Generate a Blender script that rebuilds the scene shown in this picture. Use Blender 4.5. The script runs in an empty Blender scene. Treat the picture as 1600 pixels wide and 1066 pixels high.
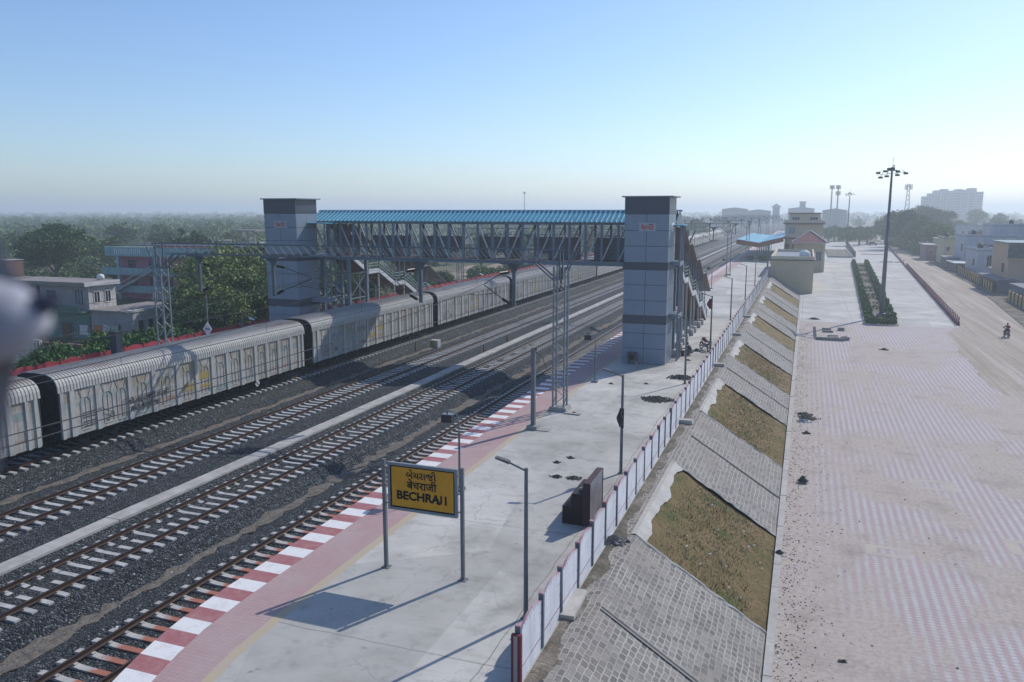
import bpy, bmesh, math, random
import numpy as np
from mathutils import Vector, Matrix
SC = bpy.context.scene
COL = SC.collection
D = bpy.data
R = math.radians
rnd = random.Random(11)

# ------------------------------------------------------------------ camera
cam = D.objects.new('camera', D.cameras.new('camera'))
COL.objects.link(cam)
YAW, PITCH = 20.17, 9.27
cam.location = (0, 0, 12.7)
cam.rotation_euler = (R(90 - PITCH), 0, R(YAW))
cam.data.sensor_width = 36
cam.data.lens = 1244 / 1600 * 36
cam.data.clip_start = 0.05
cam.data.clip_end = 14000
cam.data.dof.use_dof = True
cam.data.dof.focus_distance = 48
cam.data.dof.aperture_fstop = 1.8
SC.camera = cam

# ------------------------------------------------------------------ sky, sun, exposure
HAZE_D = 0.00065
SUN_AZ, SUN_EL = 26.3, 39.3           # clockwise from +Y, above the horizon
w = D.worlds.new('World'); SC.world = w; w.use_nodes = True
nt = w.node_tree
sky = nt.nodes.new('ShaderNodeTexSky'); sky.sky_type = 'NISHITA'
sky.sun_disc = False
sky.sun_elevation = R(SUN_EL); sky.sun_rotation = R(SUN_AZ)
sky.air_density = 1.0; sky.dust_density = 0.6; sky.ozone_density = 4.0
bg = nt.nodes['Background']; bg.inputs[1].default_value = 0.12
tint = nt.nodes.new('ShaderNodeMix'); tint.data_type = 'RGBA'; tint.blend_type = 'MULTIPLY'; tint.inputs[0].default_value = 1
tint.inputs[7].default_value = (0.885, 0.95, 1.055, 1)
nt.links.new(sky.outputs[0], tint.inputs[6]); nt.links.new(tint.outputs[2], bg.inputs[0])
sun = D.objects.new('sun', D.lights.new('sun', 'SUN')); COL.objects.link(sun)
sun.data.energy = 3.0; sun.data.angle = R(0.5); sun.data.color = (1.0, 0.95, 0.88)
sd = Vector((math.sin(R(SUN_AZ)) * math.cos(R(SUN_EL)), math.cos(R(SUN_AZ)) * math.cos(R(SUN_EL)), math.sin(R(SUN_EL))))
sun.rotation_euler = sd.to_track_quat('Z', 'Y').to_euler()
sun.location = (0, 0, 60)
SC.view_settings.view_transform = 'Standard'; SC.view_settings.look = 'None'
SC.view_settings.exposure = 0.25; SC.view_settings.gamma = 1.0
SC.render.engine = 'CYCLES'
SC.cycles.max_bounces = 8; SC.cycles.diffuse_bounces = 2; SC.cycles.glossy_bounces = 2
SC.cycles.transmission_bounces = 3; SC.cycles.volume_bounces = 6; SC.cycles.transparent_max_bounces = 6
SC.cycles.sample_clamp_indirect = 4

# ------------------------------------------------------------------ materials
MATS = {}
class NB:
    """small node-graph builder"""
    def __init__(s, name):
        s.m = D.materials.new(name); s.m.use_nodes = True; s.t = s.m.node_tree
        s.b = s.t.nodes['Principled BSDF']; MATS[name] = s.m
        s.b.inputs['Specular IOR Level'].default_value = 0.3
    def n(s, typ, **kw):
        o = s.t.nodes.new('ShaderNode' + typ)
        for k, v in kw.items(): setattr(o, k, v)
        return o
    def l(s, a, b): s.t.links.new(a, b)
    def pos(s, sx=1, sy=1, sz=1, coord='W', rz=0, off=(0, 0, 0)):
        if coord == 'W': src = s.n('NewGeometry').outputs['Position']
        else: src = s.n('TexCoord').outputs['Object']
        mp = s.n('Mapping'); mp.inputs['Scale'].default_value = (sx, sy, sz)
        mp.inputs['Rotation'].default_value = (0, 0, rz); mp.inputs['Location'].default_value = off
        s.l(src, mp.inputs['Vector']); return mp.outputs[0]
    def noise(s, vec, scale, detail=4, rough=0.55, dist=0):
        o = s.n('TexNoise'); o.inputs['Scale'].default_value = scale; o.inputs['Detail'].default_value = detail
        o.inputs['Roughness'].default_value = rough; o.inputs['Distortion'].default_value = dist
        s.l(vec, o.inputs['Vector']); return o.outputs['Fac']
    def ramp(s, fac, stops, interp='LINEAR'):
        o = s.n('ValToRGB'); cr = o.color_ramp; cr.interpolation = interp
        while len(cr.elements) > 1: cr.elements.remove(cr.elements[-1])
        for i, (p, c) in enumerate(stops):
            e = cr.elements[0] if i == 0 else cr.elements.new(p)
            e.position = p
            e.color = (c, c, c, 1) if isinstance(c, (int, float)) else (*c, 1)
        s.l(fac, o.inputs[0]); return o.outputs[0]
    def mix(s, fac, a, b, blend='MIX'):
        o = s.n('Mix', data_type='RGBA', blend_type=blend)
        for sock, v in ((o.inputs[0], fac), (o.inputs[6], a), (o.inputs[7], b)):
            if isinstance(v, (int, float)): sock.default_value = v if sock is o.inputs[0] else (v, v, v, 1)
            elif isinstance(v, tuple): sock.default_value = (*v, 1)
            else: s.l(v, sock)
        return o.outputs[2]
    def math(s, op, a, b=0.0, c=0.0):
        o = s.n('Math', operation=op)
        for i, v in enumerate((a, b, c)):
            if isinstance(v, (int, float)): o.inputs[i].default_value = v
            else: s.l(v, o.inputs[i])
        return o.outputs[0]
    def sep(s, vec):
        o = s.n('SeparateXYZ'); s.l(vec, o.inputs[0]); return o.outputs
    def bump(s, h, strength, dist=0.02):
        o = s.n('Bump'); o.inputs['Strength'].default_value = strength; o.inputs['Distance'].default_value = dist
        s.l(h, o.inputs['Height']); s.l(o.outputs[0], s.b.inputs['Normal'])
    def out(s, col, rough=0.8, metal=0.0):
        if isinstance(col, tuple): s.b.inputs['Base Color'].default_value = (*col, 1)
        else: s.l(col, s.b.inputs['Base Color'])
        s.b.inputs['Roughness'].default_value = rough; s.b.inputs['Metallic'].default_value = metal
        return s.m

def sc3(c, k): return tuple(min(1, v * k) for v in c)
def mat(name, c, c2=None, scale=0.6, rough=0.8, metal=0, coord='W', bump=0, streak=0, dirt=None, lo=.35, hi=.65):
    """painted / rendered surface: two tones in large patches, fine grain, optional rain streaks and dirt"""
    if name in MATS: return MATS[name]
    b = NB(name); v = b.pos(coord=coord)
    c2 = c2 or sc3(c, .8)
    col = b.mix(b.ramp(b.noise(v, scale, 6, .6), [(lo, 0), (hi, 1)]), c, c2)
    g = b.noise(v, scale * 14, 3, .7)
    col = b.mix(b.ramp(g, [(.3, .0), (.75, .35)]), col, sc3(c, .62))
    if streak:
        sv = b.pos(3, 3, .25, coord=coord)
        col = b.mix(b.ramp(b.noise(sv, 1.6, 4, .6), [(.48, 0), (.72, streak)]), col, dirt or (.09, .08, .07))
    if bump: b.bump(g, bump)
    return b.out(col, rough, metal)
def plain(name, c, rough=.6, metal=0): 
    return mat(name, c, sc3(c, .86), 2.0, rough, metal)

# ------------------------------------------------------------------ mesh helpers
class MB:
    def __init__(s): s.v = []; s.f = []; s.mi = []; s.m = 0
    def add(s, vs, fs):
        o = len(s.v); s.v += [tuple(p) for p in vs]
        s.f += [tuple(i + o for i in f) for f in fs]; s.mi += [s.m] * len(fs); return s
    def box(s, x0, x1, y0, y1, z0, z1):
        return s.add([(x0,y0,z0),(x1,y0,z0),(x1,y1,z0),(x0,y1,z0),(x0,y0,z1),(x1,y0,z1),(x1,y1,z1),(x0,y1,z1)],
                     [(0,3,2,1),(4,5,6,7),(0,1,5,4),(1,2,6,5),(2,3,7,6),(3,0,4,7)])
    def bar(s, p, q, w, h=None, up=(0,0,1)):
        h = h or w; p, q = Vector(p), Vector(q); d = (q - p)
        if d.length < 1e-6: return s
        d.normalize(); u = Vector(up)
        if abs(d.dot(u)) > .98: u = Vector((0, 1, 0))
        a = d.cross(u).normalized() * w / 2; b = a.cross(d).normalized() * h / 2
        vs = [p-a-b, p+a-b, p+a+b, p-a+b, q-a-b, q+a-b, q+a+b, q-a+b]
        return s.add(vs, [(0,3,2,1),(4,5,6,7),(0,1,5,4),(1,2,6,5),(2,3,7,6),(3,0,4,7)])
    def tube(s, pts, r, n=8, caps=True):
        pts = [Vector(p) for p in pts]; k = len(pts); rs = r if isinstance(r, (list, tuple)) else [r] * k
        o = len(s.v); fr = None
        for i, p in enumerate(pts):
            d = (pts[min(i+1, k-1)] - pts[max(i-1, 0)]).normalized()
            if fr is None: fr = d.orthogonal().normalized()
            fr = (fr - d * fr.dot(d)).normalized(); g = d.cross(fr)
            for j in range(n):
                a = 2 * math.pi * j / n
                s.v.append(tuple(p + (fr * math.cos(a) + g * math.sin(a)) * rs[i]))
        for i in range(k-1):
            for j in range(n):
                s.f.append((o+i*n+j, o+i*n+(j+1)%n, o+(i+1)*n+(j+1)%n, o+(i+1)*n+j)); s.mi.append(s.m)
        if caps:
            s.f.append(tuple(o+j for j in range(n))[::-1]); s.mi.append(s.m)
            s.f.append(tuple(o+(k-1)*n+j for j in range(n))); s.mi.append(s.m)
        return s
    def prism(s, poly, axis, a, b):
        """poly: 2-D outline extruded along axis from a to b; 'x' -> (y,z), 'y' -> (x,z), 'z' -> (x,y)"""
        def P(u, v, t): return {'x': (t, u, v), 'y': (u, t, v), 'z': (u, v, t)}[axis]
        n = len(poly); vs = [P(u, v, a) for u, v in poly] + [P(u, v, b) for u, v in poly]
        fs = [tuple(range(n))[::-1], tuple(range(n, 2*n))] + [(i, (i+1) % n, n+(i+1) % n, n+i) for i in range(n)]
        return s.add(vs, fs)
    def disc(s, c, r, axis, t, n=20):
        c = Vector(c); d = {'x': Vector((1,0,0)), 'y': Vector((0,1,0)), 'z': Vector((0,0,1))}[axis]
        return s.tube([c - d*t/2, c + d*t/2], r, n)
    def sheet(s, rows):
        """grid of points -> quads"""
        o = len(s.v); nr, nc = len(rows), len(rows[0])
        for r_ in rows: s.v += [tuple(p) for p in r_]
        for i in range(nr-1):
            for j in range(nc-1):
                s.f.append((o+i*nc+j, o+i*nc+j+1, o+(i+1)*nc+j+1, o+(i+1)*nc+j)); s.mi.append(s.m)
        return s
    def mesh(s, name, m, smooth=False, recalc=True):
        me = D.meshes.new(name); me.from_pydata(s.v, [], s.f)
        for mm in (m if isinstance(m, (list, tuple)) else [m]): me.materials.append(mm)
        if any(s.mi): me.polygons.foreach_set('material_index', s.mi)
        if recalc:
            bm = bmesh.new(); bm.from_mesh(me); bmesh.ops.recalc_face_normals(bm, faces=bm.faces); bm.to_mesh(me); bm.free()
        if smooth: me.shade_smooth()
        me.update(); return me
    def build(s, name, m, parent=None, smooth=False, world=False, recalc=True):
        o = D.objects.new(name, s.mesh(name, m, smooth, recalc)); COL.objects.link(o)
        if parent is not None:
            o.parent = parent
            if world:
                off = Vector((0,0,0)); p = parent
                while p: off += p.location; p = p.parent
                o.data.transform(Matrix.Translation(-off))
        return o

def tag(o, label=None, cat=None, group=None, kind=None):
    if label: o['label'] = label
    if cat: o['category'] = cat
    if group: o['group'] = group
    if kind: o['kind'] = kind
    return o
def thing(name, loc, label, cat, group=None, rz=0):
    o = D.objects.new(name, None); COL.objects.link(o); o.location = loc; o.rotation_euler = (0, 0, rz)
    o.empty_display_size = .3
    return tag(o, label, cat, group)
def struct(name, mb, m, **k):
    return tag(mb.build(name, m, **k), kind='structure')
def dup(src, loc=None, rz=None, label=None, group=None, parent=None):
    r = src.copy(); COL.objects.link(r)
    if loc is not None: r.location = loc
    if rz is not None: r.rotation_euler = (0, 0, rz)
    if label: r['label'] = label
    if group: r['group'] = group
    if parent: r.parent = parent
    for ch in src.children:
        c = ch.copy(); COL.objects.link(c); c.parent = r
        for g in ch.children:
            e = g.copy(); COL.objects.link(e); e.parent = c
    return r
def lump(name, parent, m, mesh): 
    o = D.objects.new(name, mesh); COL.objects.link(o); o.parent = parent; return o
def text(name, body, size, m, parent, loc, rot, off=0.0, ext=.006, align='CENTER', sx=1.0):
    cu = D.curves.new(name, 'FONT'); cu.body = body; cu.size = size; cu.extrude = ext; cu.offset = off
    cu.align_x = align; cu.align_y = 'CENTER'; cu.resolution_u = 3
    tmp = D.objects.new(name + '_tmp', cu); COL.objects.link(tmp)
    bpy.context.view_layer.update()
    me = D.meshes.new_from_object(tmp.evaluated_get(bpy.context.evaluated_depsgraph_get()))
    me.materials.clear(); me.materials.append(m)
    D.objects.remove(tmp); D.curves.remove(cu)
    o = D.objects.new(name, me); COL.objects.link(o); o.parent = parent
    o.location = loc; o.rotation_euler = rot; o.scale = (sx, 1, 1); return o
# ------------------------------------------------------------------ shared materials
CONC = mat('concrete_grey', (.36,.35,.33), (.27,.26,.25), .5, .9, bump=.15)
CONC_L = mat('concrete_light', (.5,.49,.46), (.38,.37,.35), .7, .9, streak=.35)
PLASTER = mat('cement_plaster_edge', (.52,.50,.46), (.40,.38,.35), 1.2, .9, streak=.2, bump=.2)
GALV = mat('galvanised_steel', (.24,.27,.29), (.17,.20,.22), 1.5, .6, .1)
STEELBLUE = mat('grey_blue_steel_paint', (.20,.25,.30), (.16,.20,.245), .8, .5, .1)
DARKSTEEL = mat('dark_steel', (.045,.05,.055), (.03,.033,.036), 1.5, .6)
POLEGREY = mat('pole_grey_paint', (.19,.20,.215), (.14,.15,.16), 1.5, .5, .15)
MAROON = mat('maroon_paint', (.20,.035,.05), (.14,.03,.04), 1.5, .7)
REDP = mat('red_precast_paint', (.42,.05,.065), (.32,.05,.06), 1.2, .8)
WHITEP = mat('white_paint', (.68,.68,.68), (.55,.55,.55), 1.0, .75, streak=.25)
WHITE = mat('clean_white_paint', (.78,.78,.77), (.7,.7,.69), 2, .7)
BLACK = plain('black_paint', (.012,.012,.012), .95)
BROWN = mat('brown_fascia', (.10,.045,.035), (.08,.04,.03), 1, .7)
INSUL = plain('brown_insulator', (.02,.012,.011), .4)
WOOD = mat('bark', (.11,.085,.065), (.07,.055,.045), 2, .95)
GLASS = plain('dark_window_glass', (.035,.045,.055), .15)
RUBBER = plain('rubber', (.015,.015,.016), .9)

# ballast: every stone its own tone
b = NB('ballast_stones'); v = b.pos()
vo = b.n('TexVoronoi'); vo.inputs['Scale'].default_value = 15; vo.inputs['Randomness'].default_value = 1; b.l(v, vo.inputs['Vector'])
cs = b.sep(vo.outputs['Color'])
col = b.ramp(cs[0], [(0,(.010,.013,.015)),(.42,(.028,.034,.038)),(.78,(.075,.085,.09)),(.96,(.15,.16,.165)),(1,(.26,.27,.27))])
big = b.noise(v, .35, 3)
col = b.mix(b.ramp(big, [(.45,0),(.8,.35)]), col, (.075,.07,.062))
b.bump(b.math('SUBTRACT', 1.0, vo.outputs['Distance']), 1.0, .09)
BALLAST = b.out(col, .9)

# trampled soil strips between the tracks
b = NB('dry_soil_strip'); v = b.pos()
n1 = b.noise(v, 3.5, 6, .65); n2 = b.noise(v, 22, 3, .7)
col = b.ramp(n1, [(.3,(.09,.08,.07)),(.5,(.21,.18,.145)),(.75,(.30,.26,.20))])
col = b.mix(b.ramp(n2, [(.45,0),(.62,.9)]), col, (.05,.053,.055))
b.bump(n2, .8, .05); SOIL = b.out(col, .95)

b = NB('prestressed_sleeper_concrete'); v = b.pos()
col = b.ramp(b.noise(v, 2.2, 5, .65), [(.3,(.30,.295,.285)),(.65,(.52,.515,.50))])
SLEEPER = b.out(col, .9)
b = NB('sleeper_with_red_stains'); v = b.pos(); x = b.sep(v)[0]
base = b.ramp(b.noise(v, 2.2, 5, .65), [(.3,(.34,.33,.31)),(.65,(.50,.48,.45))])
k = b.math('ADD', b.math('MULTIPLY', b.math('ADD', x, 18.75), 1.6), b.math('MULTIPLY', b.math('SUBTRACT', b.noise(v, 1.3, 3), .5), 2.2))
near = b.ramp(b.math('DIVIDE', b.sep(v)[1], 60.0), [(.45, 1), (.9, .2)])
col = b.mix(b.math('MULTIPLY', b.ramp(k, [(.05,0),(.4,.95)]), near), base, (.36,.13,.085))
SLEEPER_RED = b.out(col, .9)
b = NB('rusty_rail'); v = b.pos(); z = b.sep(v)[2]
col = b.mix(b.ramp(z, [(.0,0),(.001,1)]), (.075,.048,.038), (.10,.078,.066))
col = b.mix(b.ramp(b.noise(v, 4, 4), [(.4,0),(.7,.5)]), col, (.045,.034,.03))
RAIL = b.out(col, .5, .35)

# platform slab concrete with joints, stains and patches
def slab(name, c1, c2, jx, jy, jw=.03, stain=.5):
    b = NB(name); v = b.pos(); s = b.sep(v)
    n = b.noise(v, .22, 8, .62, .4); n2 = b.noise(v, 1.4, 6, .7); n3 = b.noise(b.pos(.5, 3.0, 1), .9, 4)
    vc = b.n('TexVoronoi'); vc.inputs['Scale'].default_value = .16; b.l(b.pos(1, .7, 0), vc.inputs['Vector'])
    patch = b.sep(vc.outputs['Color'])[0]
    col = b.ramp(n, [(.36, c2), (.5, c1), (.64, sc3(c1, 1.16))])
    col = b.mix(b.ramp(patch, [(.0, .4), (.6, .0)]), col, sc3(c2, .85))
    col = b.mix(b.ramp(n2, [(.52, 0), (.8, stain)]), col, sc3(c2, .62))
    col = b.mix(b.ramp(n3, [(.55, 0), (.8, .4)]), col, (.34,.28,.22))
    wob = b.math('MULTIPLY', b.math('SUBTRACT', b.noise(v, .5, 2), .5), .35)
    cv = b.n('TexVoronoi', feature='DISTANCE_TO_EDGE'); cv.inputs['Scale'].default_value = .22
    cw = b.n('TexNoise'); cw.inputs['Scale'].default_value = .9; cw.inputs['Detail'].default_value = 6; b.l(v, cw.inputs['Vector'])
    co = b.n('VectorMath', operation='MULTIPLY_ADD'); b.l(cw.outputs['Color'], co.inputs[0]); co.inputs[1].default_value = (1.6, 1.6, 0); b.l(v, co.inputs[2]); b.l(co.outputs[0], cv.inputs['Vector'])
    col = b.mix(b.math('MULTIPLY', b.ramp(cv.outputs[0], [(0, .5), (.0045, 0)]), b.ramp(b.noise(v, .13, 2), [(.54, 0), (.60, 1)])), col, (.13,.125,.12))
    spots = b.noise(v, 3.2, 2); col = b.mix(b.ramp(spots, [(.70, 0), (.76, .55)]), col, (.17,.16,.15))
    for ax, per in ((0, jx), (1, jy)):
        m_ = b.math('PINGPONG', b.math('ADD', s[ax], wob), per / 2)
        col = b.mix(b.ramp(m_, [(0, .75), (jw, .0)]), col, (.12,.115,.11))
    b.bump(n2, .12, .03)
    return b.out(col, .85)
PLATCON = slab('platform_concrete', (.48,.465,.43), (.33,.32,.29), 7.4, 9.0, .03, .75)
YARDCON = slab('yard_concrete', (.47,.455,.425), (.37,.36,.335), 6.5, 11.0, .04, .35)

# pink tiles
b = NB('pink_platform_tiles'); v = b.pos(); s = b.sep(v)
br = b.n('TexBrick'); br.inputs['Scale'].default_value = 3.3; br.inputs['Mortar Size'].default_value = .025
br.inputs['Color1'].default_value = (.43,.275,.265,1); br.inputs['Color2'].default_value = (.39,.25,.245,1); br.inputs['Mortar'].default_value = (.29,.19,.185,1)
br.offset = 0; br.inputs['Brick Width'].default_value = .5; br.inputs['Row Height'].default_value = .5; b.l(v, br.inputs['Vector'])
col = b.mix(b.ramp(b.noise(v, .4, 6, .65), [(.35,.0),(.75,.65)]), br.outputs[0], (.43,.36,.34))
PINK = b.out(col, .8)
b = NB('worn_coping_white'); v = b.pos(); rb = b.noise(b.pos(1, 14, 1), 1, 2)
col = b.mix(b.ramp(b.noise(v, 2.5, 6, .7), [(.5,0),(.75,.5)]), (.72,.71,.69), (.42,.36,.34))
b.bump(rb, .3, .02); COPW = b.out(col, .8)
b = NB('worn_coping_red'); v = b.pos()
col = b.mix(b.ramp(b.noise(v, 2.5, 6, .7), [(.45,0),(.75,.6)]), (.34,.13,.135), (.44,.29,.28))
COPR = b.out(col, .8)
b = NB('worn_yellow_tactile_line'); v = b.pos()
col = b.mix(b.ramp(b.noise(v, 1.5, 6, .7), [(.4,0),(.65,.75)]), (.45,.37,.25), (.43,.36,.31))
YELLINE = b.out(col, .8)

# stone pitching with raised mortar joints
def pitching(name, rz=0, mort=(.42,.395,.36)):
    b = NB(name); v = b.pos()
    nv = b.n('TexNoise'); nv.inputs['Scale'].default_value = 1.6; nv.inputs['Detail'].default_value = 3; b.l(v, nv.inputs['Vector'])
    off = b.n('VectorMath', operation='MULTIPLY_ADD'); b.l(nv.outputs['Color'], off.inputs[0]); off.inputs[1].default_value = (.15,.15,0); b.l(v, off.inputs[2])
    mp = b.n('Mapping'); mp.inputs['Scale'].default_value = (1.45, 1.2, 1); mp.inputs['Rotation'].default_value = (0, 0, rz + R(90)); b.l(off.outputs[0], mp.inputs['Vector'])
    br = b.n('TexBrick'); br.inputs['Scale'].default_value = 1.0; br.inputs['Mortar Size'].default_value = .036; br.inputs['Mortar Smooth'].default_value = .35
    br.inputs['Brick Width'].default_value = .36; br.inputs['Row Height'].default_value = .27; br.offset = .35
    br.inputs['Color1'].default_value = (0,0,0,1); br.inputs['Color2'].default_value = (1,1,1,1); br.inputs['Mortar'].default_value = (.5,.5,.5,1)
    b.l(mp.outputs[0], br.inputs['Vector'])
    stone = b.ramp(b.math('ADD', b.math('MULTIPLY', b.sep(br.outputs['Color'])[0], .55), b.math('MULTIPLY', b.noise(v, 6, 4, .7), .5)), [(.1,(.12,.113,.103)),(.5,(.21,.197,.18)),(.9,(.31,.285,.255))])
    fade = b.ramp(b.noise(v, .45, 5, .6), [(.36, .35), (.55, 1)])
    col = b.mix(b.math('MULTIPLY', br.outputs['Fac'], fade), stone, mort)
    col = b.mix(b.ramp(b.noise(v, .3, 5, .65), [(.5,0),(.75,.4)]), col, (.30,.255,.21))
    b.bump(b.math('ADD', b.math('MULTIPLY', br.outputs['Fac'], 1.0), b.math('MULTIPLY', b.noise(v, 9, 3, .7), .6)), .8, .06)
    return b.out(col, .92)
PITCH_S = pitching('stone_pitching')

b = NB('dry_turf'); v = b.pos()
n1 = b.noise(v, .75, 7, .72); n2 = b.noise(v, 5, 6, .8)
col = b.ramp(n1, [(.36,(.08,.13,.03)),(.43,(.19,.15,.065)),(.62,(.28,.19,.095))])
col = b.mix(b.ramp(n2, [(.4,0),(.75,.8)]), col, (.10,.085,.04))
b.bump(n2, 1.0, .12); TURF = b.out(col, .98)

# block pavers in pink and grey rows, half buried in blown dust
b = NB('forecourt_block_pavers'); v = b.pos(); s = b.sep(v)
wx = b.math('ADD', s[0], b.math('MULTIPLY', b.math('PINGPONG', s[1], .10), .75))
st = b.ramp(b.math('PINGPONG', wx, .19), [(.45*.19*1.0,0),(.62*.19,1)])
wv = b.n('TexNoise'); wv.inputs['Scale'].default_value = 24; b.l(v, wv.inputs['Vector'])
pink = b.mix(b.ramp(b.noise(v, 1.4, 4), [(.3,0),(.7,.7)]), (.43,.30,.325), (.45,.36,.37))
grey = b.mix(b.ramp(b.noise(v, 1.1, 4), [(.3,0),(.7,.7)]), (.54,.54,.545), (.47,.465,.465))
col = b.mix(st, pink, grey)
wn = b.n('TexVoronoi'); wn.inputs['Scale'].default_value = 6.5; b.l(b.pos(1, .55, 0), wn.inputs['Vector'])
col = b.mix(b.ramp(b.sep(wn.outputs['Color'])[1], [(.1, .3), (.9, 0)]), col, (.36,.31,.30))
col = b.mix(b.ramp(b.math('PINGPONG', s[1], .11), [(0,.5),(.05,0)]), col, (.2,.18,.17))
dust = b.noise(b.pos(1, .55, 1), .11, 8, .66, .5)
edge = b.ramp(b.math('ADD', s[0], b.math('MULTIPLY', b.noise(v, .25, 5), 3.2)), [(.0,1),(.32,1),(1,0)])
e2 = b.math('DIVIDE', b.math('SUBTRACT', b.math('ADD', s[0], b.math('MULTIPLY', b.noise(v, .4, 6, .7), 3.0)), 1.6), 3.2)
edge = b.ramp(e2, [(0,1),(1,0)])
dm = b.math('MAXIMUM', b.ramp(dust, [(.38,.12),(.475,.3),(.535,.93)]), b.math('MULTIPLY', edge, .97))
fine = b.noise(v, 5, 6, .75)
soil = b.ramp(fine, [(.3,(.30,.25,.21)),(.52,(.43,.37,.32)),(.8,(.51,.45,.395))])
dark = b.ramp(b.noise(v, .5, 7, .7), [(.5,0),(.75,.55)])
soil = b.mix(dark, soil, (.17,.145,.12))
col = b.mix(dm, col, soil)
b.bump(fine, .25, .03)
PAVER = b.out(col, .9)

b = NB('dusty_road'); v = b.pos(); 
tr = b.noise(b.pos(1.1, .035, 1, rz=R(2)), 1.2, 5, .6, .3)
col = b.ramp(tr, [(.3,(.29,.24,.19)),(.5,(.38,.32,.26)),(.7,(.48,.425,.37))])
col = b.mix(b.ramp(b.noise(v, 2.5, 6, .7), [(.45,0),(.8,.5)]), col, (.22,.19,.165))
b.bump(b.noise(v, 4, 4, .7), .3, .05); ROADM = b.out(col, .95)
b = NB('rubble_strewn_earth'); v = b.pos()
col = b.ramp(b.noise(v, .6, 7, .72), [(.3,(.07,.07,.05)),(.5,(.16,.14,.11)),(.62,(.26,.225,.19)),(.75,(.40,.37,.33))])
b.bump(b.noise(v, 2.5, 5, .75), .9, .2); RUBBLE = b.out(col, .95)
b = NB('field_ground'); v = b.pos()
col = b.ramp(b.noise(v, .014, 8, .62, .5), [(.3,(.045,.06,.025)),(.48,(.085,.095,.04)),(.6,(.16,.14,.085)),(.75,(.26,.215,.15))])
col = b.mix(b.ramp(b.noise(v, .5, 6, .7), [(.45,0),(.75,.6)]), col, (.05,.06,.025))
b.bump(b.noise(v, 1.5, 4, .7), .6, .3); FIELD = b.out(col, .98)

def leafmat(name, a, bb, c):
    b = NB(name); g = b.n('NewGeometry')
    col = b.ramp(g.outputs['Random Per Island'], [(0, a), (.55, bb), (1, c)])
    col = b.mix(b.ramp(b.noise(b.pos(coord='O'), .35, 3), [(.35,0),(.65,.5)]), col, bb)
    return b.out(col, .75)
LEAF = {'dark': leafmat('dark_leaves', (.03,.065,.022), (.06,.12,.035), (.12,.20,.055)),
        'mid': leafmat('green_leaves', (.055,.10,.028), (.11,.185,.05), (.21,.29,.08)),
        'olive': leafmat('olive_leaves', (.08,.12,.03), (.16,.22,.055), (.33,.36,.11)),
        'dry': leafmat('dry_leaves', (.07,.055,.035), (.13,.10,.06), (.19,.14,.09)),
        'bush': leafmat('hedge_leaves', (.03,.075,.02), (.065,.145,.035), (.13,.24,.06))}

# ------------------------------------------------------------------ ground
Y0, Y1 = -30, 900
g = MB(); g.box(-7000, 7000, -3000, 7000, -2.6, -2.26)
struct('ground', g, FIELD)
# railway formation: one long profile (x, z)
prof = [(-52.5,-2.25),(-48.2,.2),(-48.2,-.3),(-39.7,-.35),(-39.6,-.28),(-35.7,-.28),(-34.8,-.62),(-33.7,-.64),(-33.0,-.30),(-32.5,-.26),(-28.9,-.26),(-27.9,-.2),
        (-27.1,-.1),(-26.15,-.1),(-25.9,-.2),(-22.6,-.26),(-21.9,-.62),(-21.2,-.66),(-20.5,-.34),(-20.2,-.27),(-16.6,-.27),(-15.0,-.3)]
ys = [Y0, 0, 10, 20, 30, 45, 60, 80, 110, 150, 220, 320, 500, Y1]
g = MB(); g.sheet([[(x, y, z) for x, z in prof] for y in ys])
struct('ballast', g, BALLAST)
for nm, xs in (('soil_strip', (-34.5,-34.2,-33.9)), ('soil_strip', (-21.85,-21.55,-21.25))):
    rows = []
    for i in range(700):
        y = -10 + (i / 699) ** 1.6 * 560
        a = rnd.uniform(-.2, .24) + .06*math.sin(y*.35); c = rnd.uniform(-.24, .2) + .06*math.sin(y*.21)
        zf = lambda x: np.interp(x, [p[0] for p in prof], [p[1] for p in prof]) + .012
        rows.append([(xs[0]+a, y, zf(xs[0]+a)), (xs[1], y, zf(xs[1])+.02), (xs[2]+c, y, zf(xs[2]+c))])
    g = MB(); g.sheet(rows); struct(nm, g, SOIL)
# side drain wall between tracks
g = MB(); 
for i in range(110):
    y = -12 + i * 4.0
    g.box(-27.0, -26.22 + rnd.uniform(-.02,.02), y, y + 3.985, -.9, .0 + rnd.uniform(-.01, .01))
tag(g.build('drain_wall', mat('drain_concrete', (.50,.48,.45), (.33,.31,.29), 1.1, .9, streak=.1, bump=.2)), kind='structure')

# ---- platform (right)
def edge(y): return float(np.interp(y, [-30, 10, 12.5, 14, 15.5, 17, 19, 25], [-14.0, -14.3, -15.3, -16.0, -16.4, -16.66, -16.76, -16.8]))
def yel(y): return float(np.interp(y, [-30, 10, 12.5, 14.5, 16, 18, 22], [-12.2, -12.5, -13.2, -13.85, -14.1, -14.2, -14.2]))
PY = list(np.arange(-10, 30, .625)) + list(np.arange(30, 130, 2.5)) + list(np.arange(130, 520, 20))
PZ = .84
g = MB()
g.sheet([[(edge(y)+.01, y, -1.6), (edge(y)+.01, y, PZ-.12)] for y in PY])
struct('platform_wall', g, CONC)
g = MB(); g.sheet([[(edge(y), y, PZ-.12), (edge(y), y, PZ-.004)] for y in PY]); struct('platform_edge', g, CONC_L)
cop = MB(); y = -10; i = 0
while y < 520:
    L_ = .665 if y < 200 else .665 * 4
    cop.m = i % 2
    e0, e1 = edge(y), edge(y + L_)
    cop.add([(e0-.03,y,PZ-.06),(e1-.03,y+L_,PZ-.06),(e1-.03,y+L_,PZ),(e0-.03,y,PZ),(e0+1.02,y,PZ),(e1+1.02,y+L_,PZ)], [(0,1,2,3),(3,2,5,4)])
    y += L_; i += 1
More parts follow.
